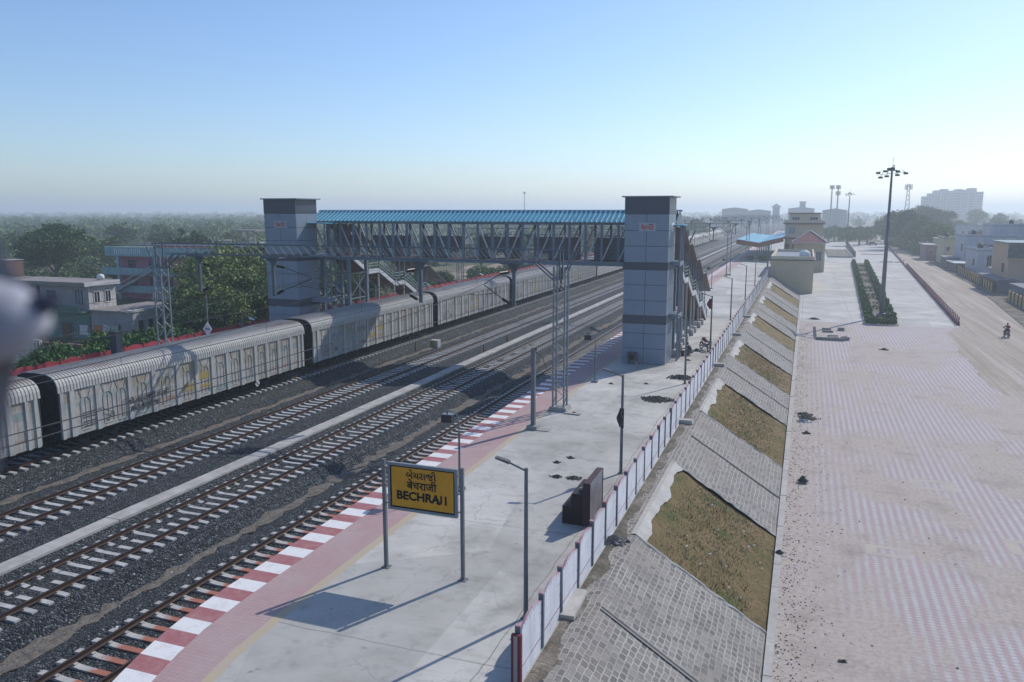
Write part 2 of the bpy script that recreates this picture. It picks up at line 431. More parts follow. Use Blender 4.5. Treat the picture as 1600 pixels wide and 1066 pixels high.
struct('platform_coping', cop, [COPW, COPR], recalc=False)
g = MB(); g.sheet([[(edge(y)+1.02, y, PZ), (yel(y), y, PZ)] for y in PY]); struct('platform_tiles', g, PINK)
g = MB(); g.sheet([[(yel(y), y, PZ), (yel(y)+.32, y, PZ)] for y in PY]); struct('platform_yellow_line', g, YELLINE)
g = MB(); g.sheet([[(yel(y)+.32, y, PZ), (-6.16, y, PZ)] for y in PY]); struct('platform', g, PLATCON)
# platform (left)
g = MB(); g.box(-48.2, -39.5, 30, 420, -.5, .84); struct('far_platform', g, PLATCON)

# ---- embankment between platform fence and forecourt
CX_, TX, GZ = -5.35, -.55, -2.2
bands = [(-10, 27.9, 's'), (27.9, 37.1, 'g'), (37.1, 47.6, 's'), (47.6, 57.6, 'g'), (57.6, 67.3, 's'), (67.3, 76.0, 'g'), (76.0, 88.6, 's'),
         (88.6, 97.2, 'g'), (97.2, 109.2, 's'), (109.2, 118.0, 'g'), (118.0, 130.5, 's'), (130.5, 141.5, 'g'), (141.5, 156, 's')]
def slopez(x): return PZ - .02 + (GZ - PZ + .02) * (x - CX_) / (TX - CX_)
g = MB()
g.sheet([[(-6.16, y, PZ), (-6.1, y, PZ - .01), (CX_, y, PZ - .02)] for y in np.arange(-10, 157, 1.0)]); 
struct('stone_path', g, PITCH_S)
g = MB(); g.sheet([[(-6.17, y, PZ-.002), (-6.0, y, PZ+.03), (-5.78 + .12*math.sin(y*2.1) + rnd.uniform(-.08,.08), y, PZ+.004)] for y in np.arange(12, 150, .4)]); struct('fence_foot_soil', g, RUBBLE)
gi = 0
stones, turf, edges = MB(), MB(), MB()
for a, c, k in bands:
    tgt = stones if k == 's' else turf
    rows = []
    ny = max(8, int((c - a) / .35)); nx = 16
    for i in range(ny + 1):
        y = a + (c - a) * i / ny; row = []
        for j in range(nx + 1):
            x = CX_ + (TX - CX_) * j / nx
            z = slopez(x)
            if k == 'g':
                e = min(1, i / 2, (ny - i) / 2, j / 2, (nx - j) / 2)
                z += -.05 + .0 * e + rnd.uniform(-.02, .05) * e - .10 * math.sin(math.pi * j / nx)
            else: z += rnd.uniform(-.012, .012)
            row.append((x, y, z))
        rows.append(row)
    tgt.sheet(rows)
    if k == 's':
        for yy in ((a + c) / 2,) if a > 0 else (7.0, 22.2):
            if yy < c: 
                # weep channel down the middle of the panel
                edges.m = 1; n = 14
                for s_ in (-.1, .1):
                    edges.sheet([[(CX_ + .1 + (TX-CX_-.1)*t/n, yy + s_ - .035, slopez(CX_+.1+(TX-CX_-.1)*t/n)+.05), (CX_ + .1 + (TX-CX_-.1)*t/n, yy + s_ + .035, slopez(CX_+.1+(TX-CX_-.1)*t/n)+.035)] for t in range(n + 1)])
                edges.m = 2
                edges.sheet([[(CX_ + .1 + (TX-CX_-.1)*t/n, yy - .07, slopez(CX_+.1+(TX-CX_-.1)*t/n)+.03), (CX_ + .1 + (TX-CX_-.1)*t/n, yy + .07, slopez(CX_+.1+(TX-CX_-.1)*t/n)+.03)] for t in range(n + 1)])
    else:
        edges.m = 0
        for yy in (a, c):
            rows = []
            for t in range(22):
                x = CX_ + (TX - CX_) * t / 21; dy = rnd.uniform(-.05, .05)
                rows.append([(x, yy - .09 + dy, slopez(x) + .015), (x, yy - .02, slopez(x) + .06), (x, yy + .10 + dy * .6, slopez(x) + .01)])
            edges.sheet(rows)
        rows = []
        n = int((c - a) / .3)
        for t in range(n + 1):
            y = a + (c - a) * t / n; wdt = .09*math.sin(y*1.3+a) + .05*math.sin(y*3.1) + rnd.uniform(-.025, .025)
            rows.append([(CX_ - .18, y, PZ + .01), (CX_ + .02, y, PZ + .035), (CX_ + .34 + wdt, y, slopez(CX_ + .34 + wdt) + .012)])
        edges.sheet(rows)
struct('stone_slope', stones, PITCH_S, smooth=False)
tf = turf.build('grass_slope', TURF, smooth=True); tag(tf, 'dry brown and green grass panels on the embankment slope', None, kind='stuff')
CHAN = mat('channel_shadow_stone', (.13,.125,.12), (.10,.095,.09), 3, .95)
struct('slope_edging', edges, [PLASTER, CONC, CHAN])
# tufts standing out of the turf
def tufts(name, regions, n, mt, size, label, seed=1):
    r_ = np.random.RandomState(seed); V = []; 
    for (x0, x1, y0, y1, zf) in regions:
        m_ = int(n * (x1 - x0) * (y1 - y0))
        for _ in range(m_):
            x = r_.uniform(x0, x1); y = r_.uniform(y0, y1); z = zf(x); a = r_.uniform(0, 3.14); s_ = size * r_.uniform(.5, 1.3)
            dx, dy = math.cos(a) * s_ * .25, math.sin(a) * s_ * .25; lx, ly = r_.uniform(-.4, .4, 2) * s_
            V += [(x-dx, y-dy, z-.02), (x+dx, y+dy, z-.02), (x+lx, y+ly, z+s_)]
    me = D.meshes.new(name); nn = len(V)
    me.from_pydata(V, [], [(i, i+1, i+2) for i in range(0, nn, 3)]); me.materials.append(mt)
    o = D.objects.new(name, me); COL.objects.link(o); return tag(o, label, None, kind='stuff')
TUFTM = leafmat('dry_grass_blades', (.13,.14,.045), (.28,.205,.095), (.38,.28,.15))
tufts('grass', [(CX_+.35, TX-.05, a+.12, c-.12, lambda x: slopez(x) - .1) for a, c, k in bands if k == 'g' and a < 80], 110, TUFTM, .075, 'short dry grass tufts on the slope panels')
g = MB(); 
for i in range(75):
    y = -8 + i * 2.2; g.box(TX, TX + .28, y, y + 2.17, GZ - .2, GZ + .10 + rnd.uniform(-.02, .02))
struct('toe_kerb', g, PLASTER)

# ---- forecourt, road
g = MB(); g.box(TX + .28, 60, -12, 115.5, GZ - .05, GZ); struct('forecourt_paving', g, PAVER)
def railx(y): return 19.45 + (y - 118) * .0512
g = MB(); g.sheet([[(TX + .28, y, GZ), (railx(y), y, GZ)] for y in (115.5, 150, 200, 300, 420)]); struct('forecourt_concrete', g, YARDCON)
def roadl(y): return float(np.interp(y, [-12, 30, 62, 69, 77, 91, 110, 118, 420], [30, 26, 19.5, 16.6, 15.6, 16.0, 16.6, railx(118)+.25, railx(420)+.25]))
def roadr(y): return float(np.interp(y, [-12, 118, 145, 178, 250, 420], [21.5, 27.0, 29.2, 31.8, 33.9, 40]))
rows = []
for y in list(np.arange(-12, 120, 1.2)) + list(np.arange(120, 700, 12)):
    j = rnd.uniform(-.35, .35) if y < 117 else 0
    rows.append([(min(roadl(y) + j, roadr(y)-1) if y > 69 else roadl(y) + j, y, GZ + .004), (max(roadr(y), roadl(y) + 4) if y < 100 else roadr(y), y, GZ + .004)])
g = MB(); g.sheet(rows); struct('dirt_road', g, ROADM)
g = MB(); g.sheet([[(roadr(y), y, GZ + .03), (roadr(y)+.35, y, GZ + .12), (roadr(y)+.6, y, GZ + .0), (roadr(y) + 9, y, GZ - .0)] for y in np.arange(90, 480, 6)])
struct('verge', g, RUBBLE)

PALEP = mat('faded_beige_pavers', (.50,.44,.37), (.42,.38,.35), 1.1, .9)
for (x0, x1, y0, y1, q) in ((9.6,12.2,31.2,32.9,.55),(3.2,5.0,36.4,37.6,.5),(9.2,12.6,38.6,40.4,.5),(6.2,8.4,46.5,48.3,.6)):
    g = MB(); z = GZ + .004
    for a_ in ((x0,x1,y0,y0+q*.7),(x0,x1,y1-q*.7,y1),(x0,x0+q,y0+q*.7,y1-q*.7),(x1-q,x1,y0+q*.7,y1-q*.7)): g.add([(a_[0],a_[2],z),(a_[1],a_[2],z),(a_[1],a_[3],z),(a_[0],a_[3],z)], [(0,1,2,3)])
    struct('paver_square', g, PALEP)
# ------------------------------------------------------------------ tracks
RP = [(-.075,-.17),(.075,-.17),(.075,-.155),(.012,-.13),(.012,-.045),(.036,-.03),(.036,0),(-.036,0),(-.036,-.03),(-.012,-.045),(-.012,-.13),(-.075,-.155)]
sleeper_mb = MB(); sleeper_mb.prism([(-1.375,-.36),(1.375,-.36),(1.375,-.19),(.95,-.175),(.45,-.22),(-.45,-.22),(-.95,-.175),(-1.375,-.19)], 'y', -.105, .105)
for sx in (-1, 1):
    for dx in (-.11, .11): sleeper_mb.box(sx*.838+dx-.04, sx*.838+dx+.04, -.06, .06, -.19, -.145)
track_lab = {-18.35: 'rail track beside the red and white platform edge, its sleepers stained red', -24.33: 'clear rail track between the concrete drain wall and the sandy strip',
             -30.7: 'clear rail track between the parked train and the concrete drain wall', -37.8: 'rail track running underneath the long freight train'}
for cx, y_first in ((-18.35, 12), (-24.33, 15), (-30.7, 20), (-37.8, 25)):
    t = thing('railway_track', (cx, 0, 0), track_lab[cx], 'railway track')
    sm = SLEEPER_RED if cx == -18.35 else SLEEPER
    me = sleeper_mb.mesh('sleeper', sm)
    for sx in (-1, 1):
        g = MB(); g.prism([(sx*.856+u, z) for u, z in RP], 'y', Y0 + 5, 860); g.build('rail', RAIL, t)
    y = y_first - (y_first % .62); n = 0
    while n < 100:
        o = D.objects.new('sleeper', me); COL.objects.link(o); o.parent = t; o.location = (0, y, rnd.uniform(-.008, .008)); o.rotation_euler = (0, 0, rnd.uniform(-.008,.008)); y += .62; n += 1
    g = MB(); sv = np.array(sleeper_mb.v)
    rest = list(np.arange(y, 480, .62)) + list(np.arange(y_first - (y_first % .62) - .62, 0, -.62))
    for yy in rest: g.add(sv + np.array([0, yy, 0]) if yy < 150 else sv[:16] + np.array([0, yy, 0]), sleeper_mb.f if yy < 150 else sleeper_mb.f[:10])
    tag(g.build('sleepers', sm, t, recalc=False), kind='stuff')

# ------------------------------------------------------------------ station sign
t = thing('station_sign', (-11.3, 22.3, PZ), 'yellow station name board on two grey posts near the end of the platform', 'station sign')
for sx, l_ in ((-1, 0), (1, 0)):
    g = MB(); g.box(sx*1.41-.055, sx*1.41+.055, -.055, .055, -.05, 3.79); g.box(sx*1.41-.14, sx*1.41+.14, -.14, .14, -.01, .02); g.build('post', POLEGREY, t)
g = MB(); z0, z1, W_ = 2.1, 3.72, 1.255
g.box(-W_, W_, -.05, .05, z1-.09, z1); g.box(-W_, W_, -.05, .05, z0, z0+.09); g.box(-W_, -W_+.09, -.05, .05, z0+.09, z1-.09); g.box(W_-.09, W_, -.05, .05, z0+.09, z1-.09)
g.build('frame', GALV, t)
g = MB()
for sx in (-1, 1):
    for z in (z0+.2, (z0+z1)/2, z1-.2): g.box(min(sx*W_, sx*1.36), max(sx*W_, sx*1.36), -.02, .02, z-.02, z+.02)
g.build('bracket', GALV, t)
g = MB(); g.box(-W_+.09, W_-.09, -.02, .02, z0+.09, z1-.09)
YEL = mat('sign_yellow', (.68,.33,.02), (.60,.28,.02), 2.2, .75)
pn = g.build('panel', YEL, t)
g = MB(); bw = .045; a = W_-.09; za, zb = z0+.09, z1-.09
for x0, x1, q0, q1 in ((-a, a, zb-bw, zb), (-a, a, za, za+bw), (-a, -a+bw, za+bw, zb-bw), (a-bw, a, za+bw, zb-bw)): g.box(x0, x1, -.028, -.021, q0, q1)
g.build('black_border', BLACK, pn)
text('lettering', 'બેચરાજી', .34, BLACK, pn, (-.04, -.03, z0+1.24), (R(90), 0, 0), .003)
text('lettering', 'बेचराजी', .37, BLACK, pn, (-.02, -.03, z0+.89), (R(90), 0, 0), .004)
text('lettering', 'BECHRA', .40, BLACK, pn, (-.16, -.03, z0+.52), (R(90), 0, 0), .012, sx=1.04)
g = MB(); k = .30; n = 8; jx = .68; zb_, rj = z0+.385, .085
g.bar((jx, -.03, zb_+rj-.02), (jx, -.03, z0+.67), .058, .012, up=(0,1,0))
for i in range(n):
    a0, a1 = math.pi*i/n, math.pi*(i+1)/n
    if i < 7: g.bar((jx-rj+rj*math.cos(a0), -.03, zb_+rj-rj*math.sin(a0)), (jx-rj+rj*math.cos(a1), -.03, zb_+rj-rj*math.sin(a1)), .054, .012, up=(0,1,0))
g.build('lettering', BLACK, pn)
g = MB(); g.bar((.84, -.03, z0+.372), (.84, -.03, z0+.67), .06, .012, up=(0,1,0)); g.build('lettering', BLACK, pn)

# ------------------------------------------------------------------ platform lamps (single arm, by the fence)
def arm_lamp(flag=False):
    t = thing('street_lamp', (-7.4, 20.7, PZ), '', 'street lamp', 'single-arm lamps along the white fence')
    g = MB(); g.tube([(0,0,0),(0,0,4.6)], [.075,.055], 8); g.box(-.13,.13,-.13,.13,-.01,.03); g.build('pole', POLEGREY, t)
    g = MB(); g.tube([(.03,0,4.5),(-.55,0,4.72)], .03, 6); g.build('arm', POLEGREY, t)
    g = MB(); g.prism([(-.5,4.68),(-.92,4.80),(-.93,4.85),(-.52,4.76)], 'y', -.09, .09); g.build('lamp_head', plain('lamp_head_grey', (.10,.105,.11)), t)
    return t
p0 = arm_lamp()
lamps = [(20.7, 'grey single-arm lamp nearest the camera, between the name board and the fence'), (34.6, 'grey single-arm lamp with a torn dark cloth on its pole, past the stepped booth'),
         (55.0, 'grey single-arm lamp beside the black heap, in front of the lift tower'), (70.5, 'grey single-arm lamp beside the parked motorcycle, a red cloth at its top'),
         (90.0, 'grey single-arm lamp just past the platform stairs'), (112.0, 'grey single-arm lamp between the stairs and the low tan block'), (133.0, 'grey single-arm lamp farthest along the fence, before the tan block')]
ends = []
for i, (y, l_) in enumerate(lamps):
    o = p0 if i == 0 else dup(p0, (-7.4, y, PZ)); o['label'] = l_; ends.append(o)
p0.location.x = -7.17
RAG = mat('dark_torn_cloth', (.05,.045,.05), None, 3, .95); RAGR = mat('faded_red_cloth', (.24,.05,.06), None, 3, .95)
def rag(name, loc, m, label, s=1):
    g = MB(); pts = []
    for i in range(7):
        w_ = (.02, .05, .10, .15, .13, .06, .01)[i] * .7; z = -i * .15
        pts.append([(-.09 - w_*s*1.6, .03*math.sin(i*2), z), (-.085, .05*math.sin(i*1.3), z), (.0, -.085, z), (.085, .03*math.sin(i*3), z - .03*math.sin(i*2.3))])
    g.sheet(pts); g.sheet([[(x, y+.012, z) for x, y, z in r_] for r_ in pts]); o = g.build(name, m); o.location = loc; return tag(o, label, 'cloth')
rag('torn_cloth', (-7.4, 34.6, 3.9), RAG, 'dark torn cloth hanging on the second lamp pole')
rag('red_flag_cloth', (-7.5, 70.5, 5.2), RAGR, 'faded red cloth tied to the lamp pole by the motorcycle', 1.6)

# box lights on gooseneck poles near the tracks
def goose():
    t = thing('gooseneck_lamp', (-13.42, 30, PZ), '', 'gooseneck lamp', 'gooseneck box lamps near the platform edge')
    g = MB(); g.tube([(0,0,0),(0,0,2.6)], .05, 8); g.box(-.2,.2,-.2,.2,-.01,.12); g.build('pole', POLEGREY, t)
    g = MB(); g.tube([(0,0,2.5),(0,0,3.0),(-.02,0,3.2),(-.1,0,3.34),(-.22,0,3.42),(-.42,0,3.46),(-.66,0,3.44)], .026, 6); g.build('gooseneck_arm', GALV, t)
    g = MB(); g.prism([(-.78,2.98),(-.28,2.98),(-.30,3.30),(-.76,3.30)], 'y', -.14, .14); g.bar((-.54,0,3.28),(-.54,0,3.46),.04); g.build('lamp_box', plain('lamp_box_dark', (.035,.035,.04)), t)
    g = MB(); g.box(-.77, -.27, -.10, .22, 3.305, 3.32); g.build('lamp_hood', GALV, t)
    return t
p0 = goose()
for i, (y, l_) in enumerate([(30, 'gooseneck lamp with black box light, right behind the name board'), (53.4, 'gooseneck lamp with black box light, just before the near lift tower'),
                             (126, 'gooseneck lamp with box light, before the second portal mast'), (150.0, 'gooseneck lamp farthest along the platform edge'), ]):
    o = p0 if i == 0 else dup(p0, (-13.42, y, PZ)); o['label'] = l_
# heavy grey post
t = thing('signal_post', (-13.6, 40.4, PZ), 'thick grey steel post on a concrete foot in front of the lattice mast', 'post')
g = MB(); g.box(-.11,.11,-.11,.11,.2,4.5); g.build('post', POLEGREY, t)
g = MB(); g.box(-.3,.3,-.3,.3,-.01,.22); g.box(.3,1.0,-.35,.2,-.01,.04); g.build('foot', CONC, t)
g = MB(); g.box(-.09,.2,-.05,.05,4.42,4.52); g.tube([(.05,0,4.4),(.5,.1,4.0),(.7,.2,3.3)],.015,5); g.build('bracket', DARKSTEEL, t)

# ------------------------------------------------------------------ precast fence (red on one face, white on the other)
def fence_meshes():
    L_ = 1.83; out = {}
    g = MB()
    for i, (z0, z1) in enumerate(((-.1,.34),(.375,.70),(.725,1.05))): g.box(-.03, .03, .07, L_-.07, z0, z1)
    n = 12
    top = [(.07 + (L_-.14)*i/n, 1.40 + .17*math.sin(math.pi*i/n)) for i in range(n+1)]
    g.prism([(L_-.07,1.075),(.07,1.075)] + top, 'x', -.03, .03)
    out['panel'] = g
    g = MB(); g.box(-.02, .035, .07, L_-.07, .34, .375); out['red'] = g
    g = MB()
    for i in range(n):
        (a0, b0), (a1, b1) = top[i], top[i+1]
        g.prism([(a0,b0),(a1,b1),(a1,b1+.016),(a0,b0+.016)], 'x', -.032, .032)
    for i in range(9):
        yy = .22 + i * .165; zc = 1.36 + .14*math.sin(math.pi*yy/L_)
        g.box(-.033, .033, yy-.014, yy+.014, zc-.045, zc+.045)
    out['trim'] = g
    g = MB(); g.box(-.022, .018, .07, L_-.07, .70, .725); g.box(-.022,.018,.07,L_-.07,1.05,1.075); out['gap'] = g
    g = MB(); g.box(-.07,.07,-.065,.065,-.35,1.56); out['post'] = g
    g = MB(); g.box(-.073,.073,-.068,.068,1.56,1.60); out['cap'] = g
    return out
FM = fence_meshes()
WHITEF = mat('fence_white_limewash', (.74,.76,.80), (.62,.64,.68), 1.4, .8, streak=.25)
MAR2 = mat('fence_maroon_trim', (.34,.11,.14), (.46,.36,.38), 1.1, .7)
POSTM = mat('fence_post_grey', (.13,.14,.17), (.18,.18,.20), 1.1, .8)
REDF = REDP
def fence(x, y0, n, white_plus, label, name='precast_fence', group=None):
    t = thing(name, (x, y0, PZ + (0 if white_plus else .3)), label, 'fence', group)
    s = 1 if white_plus else -1
    wp, tr = MB(), MB()
    pm = FM['panel'].mesh('panel', [WHITEF if white_plus else REDF]); tm = FM['trim'].mesh('coping', MAR2 if white_plus else REDF)
    rm = FM['red'].mesh('red_joint', MAR2 if white_plus else REDF); gm = FM['gap'].mesh('shadow_groove', POSTM if white_plus else REDF); po = FM['post'].mesh('post', POSTM if white_plus else REDF); cpm = FM['cap'].mesh('post_cap', MAR2 if white_plus else REDF)
    for i in range(n + 1):
        dz = rnd.uniform(-.02, .02)
        if i < n:
            a = lump('panel', t, None, pm); a.location = (rnd.uniform(-.012,.012), i*1.83, dz)
            lump('coping', a, None, tm); lump('joint', a, None, gm); lump('red_joint', a, None, rm)
        p = lump('post', t, None, po); p.location = (0, i*1.83, dz); p.rotation_euler = (0, rnd.uniform(-.015,.015), 0); lump('post_cap', p, None, cpm)
    return t
fence(-6.25, 17.5, 75, True, 'long white precast fence with maroon coping along the back of the near platform')
fence(-47.3, 34.0, 98, False, 'long red precast fence with arched panels behind the freight train')
# maroon end post (nearest)
t = thing('end_post', (-6.25, 17.35, PZ), 'maroon and grey striped end pillar of the white fence', 'pillar')
g = MB(); g.box(-.13,.13,-.06,.06,-.3,1.42); g.build('pillar', MAROON, t)
g = MB(); g.box(-.06,.04,-.066,-.06,-.2,1.4); g.build('grey_stripe', CONC, t)

# stepped booth / notice wall by the fence
t = thing('stepped_booth', (-7.55, 28.0, PZ), 'maroon stepped masonry block with a tall grey back wall beside the fence', 'masonry block')
MARW = mat('dark_maroon_tiles', (.035,.018,.022), (.025,.014,.016), 2, .6); 
g = MB(); g.box(.16,.40,0,2.0,0,1.68); g.build('back_wall', mat('greyed_render', (.33,.32,.34), (.20,.19,.20), 1.3, .9, streak=.5), t)
g = MB(); g.box(.14,.42,-.03,0,0,1.70); g.box(.155,.39,0,2.03,1.68,1.71); g.box(.35,.42,1.99,2.03,0,1.7); g.build('wall_frame', mat('maroon_frame', (.07,.038,.046), None, 2, .7), t)
g = MB(); g.box(-.68,.155,0,1.9,0,.72); g.build('lower_step', MARW, t)
g = MB(); g.box(-.32,.155,0,1.8,.72,1.24); g.build('upper_step', MARW, t)
g = MB(); g.tube([(-.05,.5,1.24),(-.05,.5,1.34)],.09,8); g.build('tap_cover', GALV, t)

# ------------------------------------------------------------------ lift towers
ACP = mat('cladding_grey_blue', (.26,.31,.37), (.235,.285,.34), .4, .35, .0)
ACPD = mat('cladding_charcoal', (.075,.09,.115), (.07,.082,.105), .4, .35, .1)
SEAM = plain('cladding_seam', (.03,.035,.04), .6)
def zt(y): return (568 - y) / 20.13
def lift_tower(loc, label, glass_side):
    t = thing('lift_tower', loc, label, 'lift tower', 'lift towers at the ends of the footbridge')
    Wd, Dp, H = 3.4, 3.3, 12.9
    g = MB(); g.box(.03, Wd-.03, .03, Dp-.03, 0, H); g.build('tower_core', SEAM, t)
    rows = [0, zt(543.5), zt(519.5), zt(504), None, zt(491), zt(467.5), zt(443), zt(419.5), None, zt(408), zt(383), zt(359), zt(333.8)]
    for a, bb in zip(rows[:-1], rows[1:]):
        if a is None or bb is None: continue
        s_ = .018
        for x0, x1 in ((0, Wd/2), (Wd/2, Wd)):
            g = MB(); g.box(x0+s_, x1-s_, 0, .04, a+s_, bb-s_); g.build('front_panel', ACP, t)
        g = MB(); g.box(Wd-.04, Wd, .06, Dp*.5-s_, a+s_, bb-s_); g.build('side_panel', ACP, t)
        g = MB(); g.box(Wd-.04, Wd, Dp*.5+s_, Dp-.02, a+s_, bb-s_); g.build('side_panel', ACP, t)
        g = MB(); g.box(0, .04, .06, Dp-.02, a+s_, bb-s_); g.build('side_panel', ACP, t)
    for a, bb in ((zt(504), zt(491)), (zt(419.5), zt(408)), (zt(333.8), H)):
        g = MB(); g.box(-.012, Wd+.012, -.012, Dp+.012, a, bb); g.build('dark_band', ACPD, t)
    g = MB(); g.box(-.22, Wd+.3, -.2, Dp+.3, H, H+.1); g.build('roof_slab', GALV, t)
    g = MB(); g.box(Wd*.5-.58, Wd*.5+.72, -.024, -.006, 10.35, 10.98); lp = g.build('logo_plate', mat('logo_plate_grey', (.42,.46,.50), None, 3, .5), t)
    text('lettering', 'brcl', .58, mat('logo_red', (.60,.13,.08), None, 4, .5), lp, (Wd*.5+.06, -.03, 10.66), (R(90),0,0), .018)
    g = MB(); g.box(Wd*.5+.16, Wd*.5+.5, -.034, -.025, 10.82, 10.88); g.build('green_bar', mat('logo_green', (.03,.16,.09), None, 4, .5), lp)
    if glass_side: g = MB(); g.box(Wd+.002, Wd+.02, Dp*.4, Dp*.75, 10.3, 10.95); g.build('side_sign', WHITE, t)
    return t
lift_tower((-13.25, 61.3, PZ), 'tall grey-blue lift tower standing on the near platform', 1)
lift_tower((-46.65, 61.3, PZ), 'tall grey-blue lift tower standing behind the freight train', 0)
def ac(loc, label):
    t = thing('junction_cabinet', loc, label, 'air conditioner')
    g = MB(); g.box(-.35,.35,-.2,.15,.25,.95); g.build('casing', mat('cabinet_beige', (.13,.13,.12), (.09,.09,.085), 2, .7), t)
    g = MB(); g.disc((0,-.205,.6), .24, 'y', .015, 16); g.build('fan_grille', BLACK, t)
    g = MB(); g.box(-.42,-.3,-.22,.17,0,.25); g.box(.3,.42,-.22,.17,0,.25); g.build('stand', CONC, t)
ac((-12.35, 60.95, PZ), 'dark condenser unit on small stands at the foot of the near lift tower')

# ------------------------------------------------------------------ foot overbridge
BY0, BY1, BZ0, BZ1 = 65.2, 68.6, 8.45, 11.75   # near truss, far truss, bottom chord, top chord
BX0, BX1 = -43.9, -10.2
fb = thing('footbridge', (-29, 66.9, PZ), 'long steel footbridge with blue corrugated roof spanning all the tracks', 'footbridge')
SUNLITG = mat('sunlit_zinc', (.55,.57,.59), (.42,.45,.47), 1.2, .4, .2)  # whiter metal paints the sunlight onto the near truss diagonals
BLUE = mat('blue_roof_sheet', (.065,.31,.44), (.09,.36,.49), .25, .4, .0, streak=.12, dirt=(.05,.12,.18))
g = MB(); pitch = .42; nrib = int((BX1 + .5 - BX0 + .5) / pitch)
prof_r = [(0,0),(.13,0),(.17,.10),(.26,.10),(.30,0)]
cols = []
for i in range(nrib):
    for dx, dz in prof_r: cols.append((BX0 - .5 + i*pitch + dx, dz))
for ya, za, yb, zb in ((BY0-.5, BZ1+.02, 66.9, 12.72), (66.9, 12.72, BY1+.5, BZ1+.02)):
    g.sheet([[(x, y, z + dz) for x, dz in cols] for y, z in ((ya, za), ((ya+yb)/2, (za+zb)/2), (yb, zb))])
g.build('roof', BLUE, fb, world=True, recalc=False)
g = MB(); g.prism([(66.6,12.66),(66.9,12.80),(67.2,12.66)], 'x', BX0-.5, BX1+.5); g.build('ridge_cap', mat('ridge_blue', (.03,.14,.25), None, 1, .5), fb, world=True)
g = MB(); g.box(BX1+.35, BX1+.42, BY0-.4, BY1+.4, BZ1-.35, BZ1); g.prism([(BY0-.45,BZ1),(BY1+.45,BZ1),(66.9,12.68)], 'x', BX1+.3, BX1+.36); g.build('gable', STEELBLUE, fb, world=True)
nb = 22; bay = (BX1 + 1.0 - .0 - BX0 - 3.6) / nb
bx = [BX0 + bay * i for i in range(nb + 1)]
bx = [BX0 + (BX1 - BX0 - 3.0) * i / nb for i in range(nb + 1)]
for yy in (BY0, BY1):
    g = MB(); g.box(BX0-.1, BX1, yy-.09, yy+.09, BZ1-.2, BZ1); g.build('top_chord', STEELBLUE, fb, world=True)
    g = MB(); g.box(BX0-.1, BX1, yy-.11, yy+.11, BZ0-.28, BZ0+.05); g.build('bottom_chord', STEELBLUE, fb, world=True)
    for i, x in enumerate(bx):
        g = MB(); g.bar((x, yy, BZ0+.05), (x, yy, BZ1-.2), .2, .13, up=(0,1,0)); g.build('truss_post', STEELBLUE, fb, world=True)
        if i < nb:
            mid = i < nb * .56
            p, q = ((x, yy, BZ1-.2), (bx[i+1], yy, BZ0+.05)) if mid else ((bx[i+1], yy, BZ1-.2), (x, yy, BZ0+.05))
            g = MB(); g.bar(p, q, .09, .11, up=(0,1,0)); g.build('truss_diagonal', SUNLITG if yy == BY0 else STEELBLUE, fb, world=True)
g = MB(); g.box(BX0, BX1+.3, BY0+.12, BY1-.12, BZ0-.12, BZ0); g.build('deck', mat('deck_reddish', (.16,.10,.085), (.12,.08,.07), .8, .8), fb, world=True)
for x in [BX0 + 1.5 + 2.9*i for i in range(11)]:
    g = MB(); g.bar((x, BY0, BZ1-.1), (x, BY1, BZ1-.1), .1, .14); g.build('roof_tie', STEELBLUE, fb, world=True)
for i in range(0, nb, 1):
    if i % 4 == 2: continue
    g = MB(); g.box(bx[i]+.1, bx[i+1]-.1, BY1-.10, BY1-.06, BZ0+(.05 if i % 3 else .5), BZ0+1.95); g.build('side_sheet', mat('footbridge_side_sheet', (.24,.19,.175), (.18,.16,.165), .5, .7) if i % 2 else mat('footbridge_side_sheet_grey', (.22,.25,.28), None, .5, .6), fb, world=True)
for yy in (BY0+.16, BY1-.16):
    g = MB()
    for z in (.35, .65, .95, 1.2): g.bar((BX0, yy, BZ0+z), (BX1-2.8, yy, BZ0+z), .04)
    g.build('handrail', GALV, fb, world=True)
# supporting columns with cross bracing
def column_bent(x, ys_, ztop, brace=True):
    for yy in ys_:
        g = MB(); g.bar((x, yy, PZ+.5), (x, yy, ztop), .3, .3); g.build('column', STEELBLUE, fb, world=True)
        g = MB(); g.prism([(x-.42, PZ-.02), (x+.42, PZ-.02), (x+.33, PZ+.62), (x-.33, PZ+.62)], 'y', yy-.4, yy+.4); g.build('column_base', CONC_L, fb, world=True)
    if brace:
        g = MB(); a, c = ys_[0], ys_[-1]
        for z in (1.2, 3.6, 6.0): g.bar((x, a, PZ+z), (x, c, PZ+z), .1)
        for z0_, z1_ in ((1.2,3.6),(3.6,6.0)): g.bar((x, a, PZ+z0_), (x, c, PZ+z1_), .09); g.bar((x, c, PZ+z0_), (x, a, PZ+z1_), .09)
        g.build('cross_brace', GALV, fb, world=True)
for x in (-45.4, -43.2, -40.4): column_bent(x, (65.3, 68.5), BZ0-.25)
for x in (-12.9, -9.9): column_bent(x, (65.3, 68.5), BZ0-.25, x < -12)
g = MB()
for xa, xb in ((-45.4,-43.2),(-43.2,-40.4)):
    for z0_, z1_ in ((1.2,3.6),(3.6,6.0)):
        g.bar((xa,65.3,PZ+z0_),(xb,65.3,PZ+z1_),.09); g.bar((xb,65.3,PZ+z0_),(xa,65.3,PZ+z1_),.09); g.bar((xa,65.3,PZ+z1_),(xb,65.3,PZ+z1_),.1)
g.build('cross_brace', GALV, fb, world=True)
